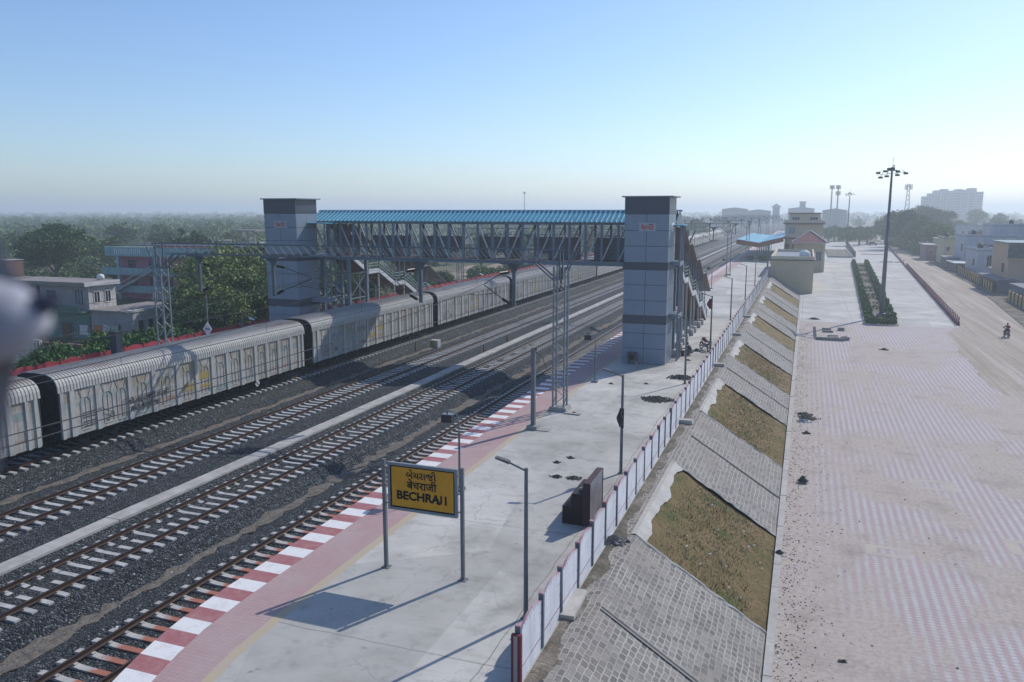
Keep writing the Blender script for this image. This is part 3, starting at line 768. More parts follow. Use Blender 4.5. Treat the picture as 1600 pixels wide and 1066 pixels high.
# landing link boxes between tower and bridge
for x0, x1 in ((-43.2,-41.6),(-9.85,-9.2)):
    for z in (PZ+3.8, PZ+7.95): g = MB(); g.box(x0, x1, 63.2, 65.1, z-.35, z); g.build('landing_slab', ACP, fb, world=True)
    g = MB()
    for yy in (63.4, 64.2, 65.0):
        g.box(x1-.12, x1, yy-.06, yy+.06, PZ, PZ+3.45); g.box(x1-.12, x1, yy-.06, yy+.06, PZ+3.8, PZ+7.6); g.box(x1-.12, x1, yy-.06, yy+.06, PZ+7.95, PZ+10.7)
    g.build('landing_frame', STEELBLUE, fb, world=True)
    g = MB(); g.box(x0-.3 if x0 < -20 else x0, x1+.25, 63.0, 65.1, PZ+10.72, PZ+10.8); g.build('landing_roof', BLUE, fb, world=True)
# staircases
STP = [(68.8, 8.4), (71.8, 6.75), (74.0, 6.75), (77.4, 5.05), (79.6, 5.05), (83.0, 3.35), (85.2, 3.35), (90.0, .95)]
STRW = mat('stair_stringer_white', (.66,.67,.68), (.55,.56,.57), 1.5, .6)
STUN = mat('stair_underside_brown', (.15,.105,.085), (.11,.085,.075), .7, .85)
SROOF = mat('stair_roof_sheet', (.25,.215,.20), (.20,.175,.165), .6, .7)
RAILG = mat('stair_rail_green_white', (.42,.52,.48), (.34,.42,.40), 1, .5)
def stairs(x0, x1):
    st = D.objects.new('staircase', None); COL.objects.link(st); st.parent = fb
    st.location = Vector((x0, 68.8, 8.4)) - fb.location
    for x in (x0, x1):
        g = MB()
        for (ya, za), (yb, zb) in zip(STP[:-1], STP[1:]):
            g.prism([(ya, za-.42), (yb, zb-.42), (yb, zb+.02), (ya, za+.02)], 'x', x-.05, x+.05)
        g.build('stringer', STRW, st, world=True)
    g = MB()
    for (ya, za), (yb, zb) in zip(STP[:-1], STP[1:]):
        if abs(za-zb) < .01: g.box(x0+.05, x1-.05, ya, yb, za-.1, za)
        else:
            n = int(round((za-zb)/.17))
            for i in range(n): g.box(x0+.05, x1-.05, ya+(yb-ya)*i/n, ya+(yb-ya)*(i+1)/n, za+(zb-za)*(i+1)/n-.05, za+(zb-za)*(i+1)/n+.005)
    g.build('steps', CONC, st, world=True)
    g = MB()
    for (ya, za), (yb, zb) in zip(STP[:-1], STP[1:]): g.prism([(ya, za-.40), (yb, zb-.40), (yb, zb-.36), (ya, za-.36)], 'x', x0+.05, x1-.05)
    g.build('soffit', STUN, st, world=True)
    for x in (x0, x1):
        g = MB()
        for (ya, za), (yb, zb) in zip(STP[:-1], STP[1:]):
            for dz in (.35, .65, .98): g.bar((x, ya, za+dz), (x, yb, zb+dz), .05)
        g.build('stair_handrail', RAILG, st, world=True)
        g = MB()
        for (ya, za) in STP[1:]: g.bar((x, ya, za-.4), (x, ya, za+1.0), .12, .08)
        for (ya, za), (yb, zb) in zip(STP[:-1], STP[1:]): g.bar((x, (ya+yb)/2, (za+zb)/2-.4), (x, (ya+yb)/2, (za+zb)/2+3.0), .08)
        for (ya, za) in STP[:-1]: g.bar((x, ya, za), (x, ya, za+3.0), .08)
        g.build('stair_posts', STEELBLUE, st, world=True)
    g = MB()
    for (ya, za), (yb, zb) in zip(STP[:-1], STP[1:]): g.prism([(ya, za+2.98), (yb, zb+2.98), (yb, zb+3.05), (ya, za+3.05)], 'x', x0-.35, x1+.35)
    g.build('stair_roof', SROOF, st, world=True)
    for (ya, za) in STP[1:-1:2]: g = MB(); g.box(x0-.3, x1+.3, ya-.02, ya+.06, za+2.3, za+2.97); g.build('roof_drop_panel', SROOF, st, world=True)
    for (ya, za) in STP[1:-1]:
        for x in (x0+.1, x1-.1):
            g = MB(); g.bar((x, ya, PZ+.6), (x, ya, za-.4), .14, .14); g.prism([(x-.36, PZ-.02), (x+.36, PZ-.02), (x+.3, PZ+.6), (x-.3, PZ+.6)], 'y', ya-.36, ya+.36); g.build('stair_column', CONC_L, st, world=True)
stairs(-44.6, -42.1); stairs(-12.5, -10.0)

# ------------------------------------------------------------------ overhead line portals
DARKGALV = mat('dark_shaded_galvanised', (.13,.16,.18), (.09,.115,.13), 1.5, .7)  # darker steel for the boom; on drop posts it puts shade into the colour
XT = [-39.9, -33.7, -22.65, -16.4]
def lattice_mast(x, ztop, parent):
    g = MB(); w_ = .34
    for sx in (-1, 1):
        for sy in (-1, 1): g.bar((x+sx*w_, sy*w_, PZ), (x+sx*w_, sy*w_, ztop), .09, .09)
    g.build('mast', GALV, parent, world=True)
    g = MB(); z = PZ + .3; k = 1
    while z < ztop - .5:
        for s_ in (-1, 1):
            g.bar((x-k*w_, s_*w_, z), (x+k*w_, s_*w_, z+.62), .05, .03); g.bar((x+s_*w_, -k*w_, z), (x+s_*w_, k*w_, z+.62), .05, .03)
        z += .62; k = -k
    g.build('mast_lacing', GALV, parent, world=True)
    g = MB(); g.prism([(x-.6,PZ-.02),(x+.6,PZ-.02),(x+.5,PZ+.25),(x-.5,PZ+.25)], 'y', -.55, .55); g.build('mast_foot', CONC, parent, world=True)
def portal(y, label):
    t = thing('overhead_line_portal', (0, 0, 0), label, 'overhead line portal', 'overhead line portals across the tracks')
    xa, xb = -43.4, -13.45
    for x in (xa, xb): lattice_mast(x, 9.5, t)
    g = MB()
    for sy in (-.34, .34):
        g.bar((xa-.3, sy, 10.45), (xb+.1, sy, 10.45), .06); g.bar((xa+.9, sy, 9.72), (xb-.9, sy, 9.72), .06)
        for x, s_ in ((xa, 1), (xb, -1)):
            g.bar((x+s_*.34, sy, 8.7), (x+s_*1.6, sy, 9.72), .09); g.bar((x, sy, 8.7), (x, sy, 10.5), .09); g.bar((x-s_*.34, sy, 9.2), (x-s_*.9, sy, 10.45), .08)
    g.build('boom_chord', DARKGALV, t)
    g = MB(); n = 44
    for i in range(n):
        xx = xa + .9 + (xb-xa-1.8)*i/n; x2 = xa + .9 + (xb-xa-1.8)*(i+1)/n
        for sy in (-.34, .34): g.bar((xx, sy, 10.45), (x2, sy, 9.72), .035, .02)
        g.bar((xx, -.34, 9.70), (x2, .34, 9.70), .03, .02)
    g.build('boom_lacing', DARKGALV, t)
    for x in XT:
        g = MB(); g.bar((x, 0, 7.0), (x, 0, 9.7), .2, .16); g.box(x-.75, x+.75, -.42, .42, 9.56, 9.68); g.prism([(x-.4,9.56),(x+.4,9.56),(x+.12,9.1),(x-.12,9.1)], 'y', -.05, .05); g.build('drop_post', DARKGALV, t)
    for x, tx in zip(XT, (-37.8, -30.7, -24.33, -18.35)):
        s_ = 1 if tx > x else -1; ex = tx
        c = D.objects.new('cantilever', None); COL.objects.link(c); c.parent = t; c.location = (x, 0, 7)
        g = MB(); A = Vector((s_*.1, 0, 2.1)); B = Vector((s_*.1, 0, .1)); E_ = Vector((ex-x, 0, .55 + .6))
        g.tube([A+Vector((s_*.75,0,-.12)), E_+Vector((0,0,.15))], .025, 6); g.tube([B+Vector((s_*.62,0,.32)), E_+Vector((0,0,.1))], .03, 6)
        g.tube([E_+Vector((-s_*.9,0,-.35)), E_+Vector((s_*.5,0,-.55)), E_+Vector((s_*1.0,0,-.5))], .018, 6); g.tube([A, A+Vector((s_*.3,0,-.05))], .02, 6); g.tube([B, B+Vector((s_*.2,0,.1))], .02, 6)
        g.build('cantilever_tube', DARKSTEEL, c)
        for P_, Q_ in ((A+Vector((s_*.25,0,-.04)), A+Vector((s_*.8,0,-.13))), (B+Vector((s_*.18,0,.09)), B+Vector((s_*.66,0,.34)))):
            g = MB(); k = 15; pts = [P_.lerp(Q_, i/k) for i in range(k+1)]; g.tube(pts, [.05 if i % 2 else .11 for i in range(k+1)], 8); g.build('insulator', INSUL, c)
    t.location = (0, y, 0); return t
pl = ['nearest overhead line portal, its lattice boom crossing in front of the footbridge', 'overhead line portal just behind the footbridge stairs', 'overhead line portal half way between footbridge and blue canopy',
      'overhead line portal whose mast stands against the blue canopy', 'overhead line portal just past the near end of the blue canopy', 'overhead line portal beside the far end of the blue canopy', 'sixth overhead line portal behind the footbridge, faint in haze', 'seventh overhead line portal behind the footbridge, fainter in haze',
      'eighth overhead line portal behind the footbridge, barely visible', 'farthest overhead line portal down the tracks']
PYS = [45, 98, 154, 203, 252, 305, 360, 415, 470, 530]
p0 = portal(45, pl[0])
for y, l_ in zip(PYS[1:], pl[1:]): dup(p0, (0, y, 0), label=l_)
dc = thing('warning_light', (0,0,0), '', 'x'); D.objects.remove(dc)
# wires
WIRE = plain('copper_wire_dark', (.08,.075,.07), .5, .3)
wl = {-37.8: 'overhead wire pair above the freight train', -30.7: 'overhead wire pair above the track next to the train', -24.33: 'overhead wire pair above the middle track', -18.35: 'overhead wire pair above the track at the platform edge'}
ypts = [-8] + PYS
for tx in wl:
    t = thing('overhead_wire', (tx, 0, 0), wl[tx], 'overhead wire')
    g = MB(); sup = 8.3 - .0
    for a, c in zip(ypts[:-1], ypts[1:]):
        pts = [(.12*math.sin(i*2.1), a + (c-a)*i/12, sup - 1.15*4*(i/12)*(1-i/12)) for i in range(13)]; pts[0] = (0, a, sup); pts[-1] = (0, c, sup)
        g.tube([(0 if abs(p[0]) < 9 else 0, p[1], p[2]) for p in pts], .018, 4, False)
    g.build('catenary_wire', WIRE, t)
    g = MB(); g.tube([((.2 if i % 2 else -.2), y, 6.9) for i, y in enumerate(ypts)], .018, 4, False); g.build('contact_wire', WIRE, t)
    g = MB()
    for a, c in zip(ypts[:4], ypts[1:5]):
        for i in range(1, 12, 2): g.bar((0, a+(c-a)*i/12, 6.9), (0, a+(c-a)*i/12, sup - 4.6*(i/12)*(1-i/12)), .01)
    g.build('droppers', WIRE, t)
for x, z, l_ in ((-44.3, 8.1, 'feeder wire strung outside the left masts'), (-44.0, 9.3, 'upper earth wire strung along the left masts')):
    g = MB(); 
    for a, c in zip(ypts[:-1], ypts[1:]): g.tube([(x, a+(c-a)*i/10, z - .9*4*(i/10)*(1-i/10)) for i in range(11)], .016, 4, False)
    tag(g.build('feeder_wire', WIRE), l_, 'wire')
# ------------------------------------------------------------------ covered wagons
b = NB('faded_wagon_side'); v = b.pos(coord='O'); s = b.sep(v)
nb_ = b.noise(b.pos(.25, .25, 1.2, coord='O'), 1.0, 5, .6); n2 = b.noise(v, 1.6, 7, .72); st = b.noise(b.pos(6, 6, .35, coord='O'), 1.2, 4, .65)
info = b.n('ObjectInfo')
col = b.ramp(n2, [(.3,(.39,.37,.33)),(.7,(.52,.50,.455))])
def band(z0, z1, c, m0, m1, nn):
    global col
    msk = b.ramp(s[2], [(z0/5-.012,0),(z0/5,1),(z1/5,1),(z1/5+.012,0)])
    col = b.mix(b.math('MULTIPLY', msk, b.ramp(nn, [(m0,0),(m1,.7)])), col, c)
z5 = b.math('DIVIDE', s[2], 5.0)
def band(z0, z1, c, m0, m1, nn):
    global col
    msk = b.ramp(z5, [(z0/5-.012,0),(z0/5,1),(z1/5,1),(z1/5+.012,0)])
    col = b.mix(b.math('MULTIPLY', msk, b.ramp(nn, [(m0,0),(m1,.75)])), col, c)
yn = b.noise(b.pos(0, .16, 0, coord='O'), 1.0, 2)
band(2.35, 2.75, (.17,.29,.29), .38, .62, nb_)
band(2.2, 3.3, (.30,.25,.15), .42, .60, b.noise(b.pos(1,.5,1,coord='O'), .9, 5))
band(.85, 1.25, (.15,.30,.29), .48, .62, nb_)
band(1.25, 1.45, (.34,.13,.10), .52, .62, b.noise(b.pos(1,.22,1,coord='O'), .7, 3))
col = b.mix(b.ramp(st, [(.46,0),(.72,.75)]), col, (.20,.16,.135))
col = b.mix(b.ramp(b.noise(v, 3.5, 6, .75), [(.5,0),(.75,.6)]), col, (.14,.12,.11))
WSIDE = b.out(col, .75)
b = NB('wagon_roof_paint'); v = b.pos(coord='O'); s = b.sep(v)
n = b.noise(b.pos(1, .3, 1, coord='O'), .8, 6, .65); crown = b.ramp(b.math('DIVIDE', s[2], 5.0), [(.80,0),(.855,1)])
col = b.ramp(b.noise(v, 2.5, 5, .7), [(.3,(.37,.355,.325)),(.7,(.49,.475,.44))])
col = b.mix(b.math('MULTIPLY', crown, .75), col, (.25,.235,.22))
col = b.mix(b.math('MULTIPLY', crown, b.ramp(n, [(.54,0),(.66,.8)])), col, (.20,.11,.075))
WROOF = b.out(col, .6)
WPOST = mat('wagon_post_paint', (.52,.515,.49), (.41,.40,.375), 1.0, .6, streak=.5, dirt=(.17,.13,.11), coord='O')
WEND = mat('wagon_end_grime', (.035,.04,.045), (.022,.025,.028), 1.2, .8)
UNDER = mat('wagon_underframe_grime', (.03,.027,.025), (.02,.018,.017), 2, .9)
WARCH = mat('faded_arch_outline', (.50,.49,.45), (.40,.39,.36), 1.5, .8)
YPATCH = mat('faded_yellow_paint', (.40,.29,.06), (.33,.27,.14), 1.5, .8)
def roof_profile():
    pts = []
    for i in range(15):
        a = math.pi * i / 14
        x = 1.56 * math.copysign(abs(math.cos(a)) ** .62, math.cos(a)); z = 3.28 + 1.0 * abs(math.sin(a)) ** .72
        pts.append((x, z))
    return pts
RPF = roof_profile()
WL, WZ0 = 22.0, .78
def wagon(detail=True):
    t = thing('covered_wagon', (-37.8, 0, 0), '', 'freight wagon', 'covered wagons of the freight train')
    g = MB(); g.box(-1.50, 1.50, .1, WL-.1, WZ0, 3.26); g.build('body', WSIDE, t)
    g = MB(); rows = []
    if detail:
        y = 0.0
        while y < WL - .01:
            for dy, k in ((0, 0), (.03, 1), (.10, 1), (.13, 0)):
                rows.append([(x*(1 + .016*k), y + dy, z + .026*k*(.3 + .7*math.sin(math.pi*i/14))) for i, (x, z) in enumerate(RPF)])
            y += .2
    rows.append([(x, WL, z) for x, z in RPF])
    if not detail: rows = [[(x, 0, z) for x, z in RPF]] + rows
    g.sheet(rows); g.build('roof', WROOF, t, smooth=False, recalc=False)
    for yy in (.06, WL-.06):
        g = MB(); g.prism([(-1.46, WZ0), (1.46, WZ0)] + [(x*.985, z-.03) for x, z in RPF], 'y', yy-.03, yy+.03)
        if detail:
            for x in (-1.1, -.4, .4, 1.1): g.box(x-.05, x+.05, yy-.09, yy+.09, WZ0, 3.6)
            for z in (1.5, 2.3, 3.1): g.box(-1.4, 1.4, yy-.08, yy+.08, z-.04, z+.04)
        g.build('end_wall', WEND, t)
    # side posts
    posts = [0.28, .95, 2.6, 4.85, 6.65, 8.6, 10.25, 11.75, 13.2, 14.65, 16.15, 17.4, 18.8, 20.3, 21.25, 21.75] 
    if detail:
        for i, yy in enumerate(posts):
            w_ = .24 if 0 < i < 14 else .15
            for sx in ((1,) if True else (1, -1)):
                g = MB(); g.box(1.49, 1.565, yy-w_, yy+w_*.3, WZ0-.02, 3.3); g.build('side_post', WPOST, t)
        g = MB()
        for yy in posts: g.box(-1.565, -1.49, yy-.2, yy+.1, WZ0, 3.3)
        g.build('far_side_posts', WPOST, t)
        for a, c in zip(posts[1:13], posts[2:14]):
            wd = c - a - .35; n_ = 2 if wd > 1.75 else 1
            for k in range(n_):
                yc = a + .1 + (wd / n_) * (k + .5); r_ = min(.32, wd / n_ / 2 - .06); g = MB(); x = 1.507
                arc = [(x, yc - r_, 1.05)] + [(x, yc - r_*math.cos(math.pi*i/8), 2.45 + r_*math.sin(math.pi*i/8)) for i in range(9)] + [(x, yc + r_, 1.05)]
                for p, q in zip(arc[:-1], arc[1:]): g.bar(p, q, .05, .012)
                g.bar((x, yc, 1.05), (x, yc, 2.75), .035, .012); g.bar((x, yc-r_, 1.75), (x, yc+r_, 1.75), .035, .012)
                g.bar((x, yc-r_*.7, 2.75), (x, yc-r_*1.15, 3.2), .04, .012); g.bar((x, yc+r_*.7, 2.75), (x, yc+r_*1.15, 3.2), .04, .012)
                g.bar((x, yc-r_*.9, .98), (x, yc+r_*.9, .98), .05, .012)
                g.build('window_outline', WARCH, t)
        g = MB(); 
        for i in range(2): g.box(1.505, 1.52, 9.1 + i*.9, 9.85 + i*1.5, 1.5 + .45*i, 1.9 + .5*i)
        g.box(1.503, 1.515, 8.9, 11.4, 1.42, 1.6); g.build('yellow_patch', YPATCH, t)
        g = MB()
        for z in (1.15, 1.4, 1.65, 1.9): g.bar((1.53, 1.5, z), (1.53, 2.4, z), .025)
        g.build('ladder_rungs', DARKSTEEL, t)
        g = MB(); n = 16
        ring = [(1.60, 3.35+.15*math.cos(2*math.pi*i/n), 1.42+.15*math.sin(2*math.pi*i/n)) for i in range(n+1)]; g.tube(ring, .018, 5, False)
        g.tube([(1.53, 3.35, 1.42), (1.62, 3.35, 1.42)], .03, 6); g.build('hand_wheel', DARKSTEEL, t)
        g = MB(); g.tube([(1.6, 2.4, 1.95), (1.6, 2.7, 1.93), (1.6, 3.0, 1.7), (1.6, 3.3, 1.6)], .015, 5); g.build('brake_pipe', DARKSTEEL, t)
    g = MB(); g.box(-1.35, 1.35, .2, WL-.2, WZ0-.16, WZ0-.01); g.box(-.3, .3, -.25, WL+.25, .55, .75); g.box(-1.1,-.4,8,14,.3,.6); g.box(.4,1.1,9,13,.32,.6); g.build('underframe', UNDER, t)
    for yc in (3.0, WL-3.0):
        bo = D.objects.new('bogie', None)
        g = MB()
        for sx in (-1, 1):
            g.prism([(-1.5,.42),(-1.2,.62),(1.2,.62),(1.5,.42),(1.2,.38),(.4,.24),(-.4,.24),(-1.2,.38)], 'x', sx*1.02-.06, sx*1.02+.06)
            for k in (-.2, 0, .2): g.tube([(sx*1.04, k, .28), (sx*1.04, k, .56)], .06, 6)
        o = g.build('bogie', UNDER, t); o.location = (0, yc, 0)
        if detail:
            for dy in (-1.0, 1.0):
                g = MB()
                for sx in (-1, 1): g.disc((sx*.85, dy, .46), .45, 'x', .12, 18); g.tube([(sx*.9,dy,.46),(sx*1.14,dy,.46)], .09, 8)
                g.tube([(-.85,dy,.46),(.85,dy,.46)], .08, 6); g.build('wheelset', DARKSTEEL, o)
    return t
wlab = ['freight wagon cut off by the left edge of the photo', 'freight wagon with the two-line boxed lettering, crossed by the shadow of the portal mast', 'freight wagon half covered by the big dark shadow beside the left lift tower',
        'freight wagon right behind the end of the left stairs', 'freight wagon seen under the middle of the footbridge', 'freight wagon under the footbridge, nearest to the right lift tower', ]
w0 = wagon(True); w0.location = (-37.8, 29.88, 0); w0['label'] = wlab[1]
for k, l_ in ((-1, wlab[0]), (1, wlab[2]), (2, wlab[3]), (3, wlab[4]), (4, wlab[5])): dup(w0, (-37.8, 29.88 + 22.98*k, 0), label=l_)
# boxed lettering of the wagon nearest the camera
g = MB(); 
for z in (1.22, 2.02): g.box(1.567, 1.575, 4.2, 8.0, z, z+.025)
for y in (4.2, 7.98): g.box(1.567, 1.575, y, y+.025, 1.22, 2.04)
fr = g.build('lettering_frame', mat('stencil_black', (.06,.06,.06), None, 3, .8), w0)
text('lettering', 'को बाहर पाटी पर की', .42, MATS['stencil_black'], fr, (1.58, 6.1, 1.80), (R(90),0,R(90)), .006)
text('lettering', 'लदान वापसी भार', .36, MATS['stencil_black'], fr, (1.58, 5.8, 1.40), (R(90),0,R(90)), .006)
g = MB(); g.disc((1.45, 16.2, .52), .22, 'x', .02, 18); br_ = g.build('brake_indicator', WHITE, w0)
g = MB(); g.bar((1.465, 16.05, .38), (1.465, 16.35, .66), .05, .01); g.bar((1.465, 16.05, .66), (1.465, 16.35, .38), .05, .01); g.build('cross_mark', BLACK, br_)
w1 = wagon(False); w1.location = (-37.8, 29.88 + 22.98*5, 0); w1['label'] = 'freight wagon just past the near lift tower, first to its right'
ordn = ['second', 'third', 'fourth', 'fifth', 'sixth', 'seventh', 'eighth', 'ninth', 'tenth']
for k in range(9): dup(w1, (-37.8, 29.88 + 22.98*(6+k), 0), label=ordn[k] + ' freight wagon to the right of the near lift tower')

# ------------------------------------------------------------------ trees
def crown_mesh(name, seed, n, lobes, leaf, m, flat=.8):
    r_ = np.random.RandomState(seed)
    w_ = np.array([l[3] for l in lobes]) ** 2; w_ = w_ / w_.sum()
    idx = r_.choice(len(lobes), n, p=w_)
    L_ = np.array(lobes)[idx]
    d = r_.normal(size=(n, 3)); d /= np.linalg.norm(d, axis=1)[:, None]
    # twig clumps: leaves gather round random points on the lobe skins
    nc = max(30, n // 28); cd = r_.normal(size=(nc, 3)); cd /= np.linalg.norm(cd, axis=1)[:, None]; cd[:, 2] = np.abs(cd[:, 2]) * .9 - .25 * r_.rand(nc)
    cl = r_.choice(len(lobes), nc, p=w_); LC = np.array(lobes)[cl]
    cen = LC[:, :3] + cd * (LC[:, 3] * (.62 + .42 * r_.rand(nc)))[:, None] * np.array([1, 1, flat])
    pick = r_.randint(0, nc, n)
    P_ = cen[pick] + r_.normal(size=(n, 3)) * (LC[pick, 3] * .15)[:, None] * np.array([1, 1, .7])
    a = r_.normal(size=(n, 3)); a /= np.linalg.norm(a, axis=1)[:, None]
    bb = np.cross(a, r_.normal(size=(n, 3))); bb /= np.linalg.norm(bb, axis=1)[:, None]
    s_ = (leaf * (.6 + .8 * r_.rand(n)))[:, None]
    a *= s_ * .5; bb *= s_ * .33
    V = np.stack([P_ - a, P_ + bb, P_ + a, P_ - bb], 1).reshape(-1, 3)
    me = D.meshes.new(name); me.vertices.add(4*n); me.vertices.foreach_set('co', V.ravel())
    me.loops.add(4*n); me.loops.foreach_set('vertex_index', np.arange(4*n)); me.polygons.add(n)
    me.polygons.foreach_set('loop_start', np.arange(0, 4*n, 4)); me.update(calc_edges=True); me.materials.append(m); return me
def limb_mesh(name, seed, h, spread, lobes, forks=5, fork_z=.3, r0=.2):
    r_ = random.Random(seed); g = MB(); base = h * fork_z
    tw = (r_.uniform(-.15,.15), r_.uniform(-.15,.15))
    g.tube([(0,0,-.3),(tw[0]*.5,tw[1]*.5,base*.5),(tw[0],tw[1],base)], [r0*1.25, r0, r0*.85], 8)
    for i in range(forks):
        l = lobes[i % len(lobes)]; e = (l[0]*.8, l[1]*.8, l[2] + .1*l[3])
        m1 = (tw[0] + (e[0]-tw[0])*.5 + r_.uniform(-.2,.2), tw[1] + (e[1]-tw[1])*.5 + r_.uniform(-.2,.2), base + (e[2]-base)*.4)
        g.tube([(tw[0],tw[1],base-.05), m1, e], [r0*.7, r0*.45, r0*.14], 6)
        for k in range(2):
            q = (e[0] + r_.uniform(-1,1)*l[3]*.7, e[1] + r_.uniform(-1,1)*l[3]*.7, e[2] + r_.uniform(0,.6)*l[3])
            g.tube([m1, q], [r0*.3, r0*.07], 5)
    return g.mesh(name, WOOD)
TREES = {}
def tree_kind(key, seed, h, w_, n, leaf, m, nl=7, fork_z=.3, r0=.22):
    r_ = random.Random(seed); lobes = []
    for i in range(nl):
        a = 2*math.pi*i/nl + r_.uniform(-.4,.4); rr = w_*.5*r_.uniform(.3,.72); z = h*(.32 + .46*r_.random())
        lobes.append((rr*math.cos(a), rr*math.sin(a), z, w_*r_.uniform(.22,.31)))
    lobes.append((0, 0, h*.78, w_*.3)); lobes.append((w_*.1, -w_*.05, h*.55, w_*.36)); lobes.append((-w_*.1, -w_*.1, h*.35, w_*.33))
    TREES[key] = (crown_mesh('crown', seed, n, lobes, leaf, LEAF[m]), limb_mesh('trunk', seed, h, w_, lobes, 6, fork_z, r0))
def bush_kind(key, seed, h, w_, n, leaf, m):
    r_ = random.Random(seed)
    lobes = [(r_.uniform(-.3,.3)*w_, r_.uniform(-.3,.3)*w_, h*r_.uniform(.2,.6), w_*r_.uniform(.2,.32)) for _ in range(7)]
    TREES[key] = (crown_mesh('crown', seed, n, lobes, leaf, LEAF[m], .75), limb_mesh('stems', seed, h, w_, lobes, 7, .08, .05))
tree_kind('dark', 1, 12, 13, 15000, .42, 'dark', 9, .18, .3)
tree_kind('mid', 2, 9, 8.5, 9000, .38, 'mid', 7, .25)
tree_kind('olive', 3, 10, 9.5, 10000, .38, 'olive', 8, .2)
tree_kind('mid_b', 4, 7.5, 8, 6000, .42, 'mid', 6, .25)
tree_kind('fork', 5, 9, 9, 6000, .5, 'mid', 7, .3, .45)
tree_kind('far', 6, 8, 9, 2600, .7, 'mid', 7, .2)
tree_kind('far_d', 7, 9, 11, 2800, .75, 'dark', 8, .2)
tree_kind('far_o', 8, 7.5, 9, 2400, .7, 'olive', 7, .2)
bush_kind('bush', 9, 3.0, 5.0, 9000, .2, 'bush')
bush_kind('bush_o', 10, 2.6, 4.4, 6500, .2, 'olive')
bush_kind('dry', 12, 2.2, 2.6, 1200, .14, 'dry')
def plant(key, x, y, z=-2.26, s=1.0, rz=None, label='', group=None, name='tree', sz=None, cat='tree'):
    cr, tr = TREES[key]
    t = thing(name, (x, y, z), label, cat, group, rnd.uniform(0, 6.28) if rz is None else rz); t.scale = (s, s, sz or s)
    lump('crown', t, None, cr); lump('trunk' if name == 'tree' else 'stems', t, None, tr); return t
G_L = 'trees behind the left platform'
plant('dark', -143, 120, s=1.05, label='big dark round tree at far left, above the flat-roofed house')
plant('mid', -116, 112, s=.72, label='small bushy tree between the big dark tree and the pink building')
plant('mid', -124, 122, s=.75, label='green tree right of the big dark tree, behind the house roof')
plant('olive', -62.5, 74, s=1.0, label='yellowish tree just left of the left lift tower', rz=1)
plant('olive', -58.5, 68, s=.78, label='low yellowish tree at the foot of the left lift tower', rz=3)
plant('olive', -66.5, 80, s=1.12, label='tall yellow green tree behind the low yellowish one, left of the lift tower', rz=4)
plant('mid', -70.5, 92, s=1.25, label='tall green tree behind the yellowish trees, left of the lift tower')
plant('dark', -76, 92, s=.7, label='dark tree behind the lattice mast of the nearest portal')
plant('mid', -60, 84, s=1.15, label='green tree touching the left edge of the left lift tower')
plant('mid_b', -69, 76, s=.85, label='leafy tree just right of the lattice mast at the white house')
plant('dark', -57, 64.5, s=.5, label='dark green bushy tree below the left lift tower')
plant('mid', -57.5, 74, s=.9, label='green tree half hidden behind the left lift tower')
G_B = 'hedge bushes behind the red fence'
bx_ = [(-52.8, 41.5, .9), (-51.6, 45.5, 1.0), (-52.6, 49.5, 1.05), (-53.5, 53.5, 1.1), (-52.0, 56.5, .8), (-55.5, 47, 1.05), (-57, 54, 1.1), (-56, 60, 1.0), (-52.6, 61.5, .8), (-60, 62, .9)]
bl = ['dark green hedge bush at the left end, beside the grey wall', 'hedge bush behind the second and third red arches', 'hedge bush behind the dark concrete post', 'hedge bush just left of the lattice mast foot', 'low hedge bush at the lattice mast foot',
      'rear hedge bush below the clothes line', 'rear hedge bush in front of the low flat roof', 'hedge bush right of the lattice mast', 'hedge bush in front of the left lift tower, above the wagon roof', 'rear hedge bush between lattice mast and lift tower']
for (x, y, s_), l_ in zip(bx_, bl): plant('bush', x, y, s=s_*1.25, sz=s_*1.75, label=l_, group=G_B, name='bush', cat='bush')
plant('dry', -52.0, 55.8, -1.6, s=1.1, label='leafless reddish shrub beside the diamond sign', name='bush', cat='bush')
ub = [(-51,80,1.3,'bush','bush right behind the left stair foot'),(-53,88,1.5,'bush_o','scrub bush under the left stairs'),(-51,97,1.3,'bush','green bush just past the foot of the left stairs'),(-54,106,1.6,'bush','green bush left of the mast behind the footbridge'),
 (-52,116,1.3,'bush_o','olive bush right of the mast behind the footbridge'),(-58,96,1.9,'mid_b','low tree behind the left stairs'),(-60,118,1.7,'bush','big bush behind the second portal mast'),(-56,128,1.5,'bush_o','olive scrub at the near end of the sandy bank'),(-64,130,1.8,'bush','green scrub at the left of the sandy bank'),
 (-58,146,1.8,'bush','dark bush right of the sandy bank'),(-56,160,1.9,'bush','bush beside the train past the sandy bank'),(-57,178,2.2,'bush','big dark bush beside the train, farther on'),(-56,198,2.0,'bush_o','olive bush beside the train before the blue hut'),(-66,105,1.6,'bush','scrub bush left of the low tree under the footbridge'),(-74,128,2.2,'bush','large bush at the left of the scene under the footbridge'),(-84,140,2.4,'bush_o','large olive bush left of the sandy bank')]
for x, y, s_, k, l_ in ub: plant(k, x, y, s=s_*(.55 if k == 'mid_b' else 1), label=l_, name='bush', cat='bush')
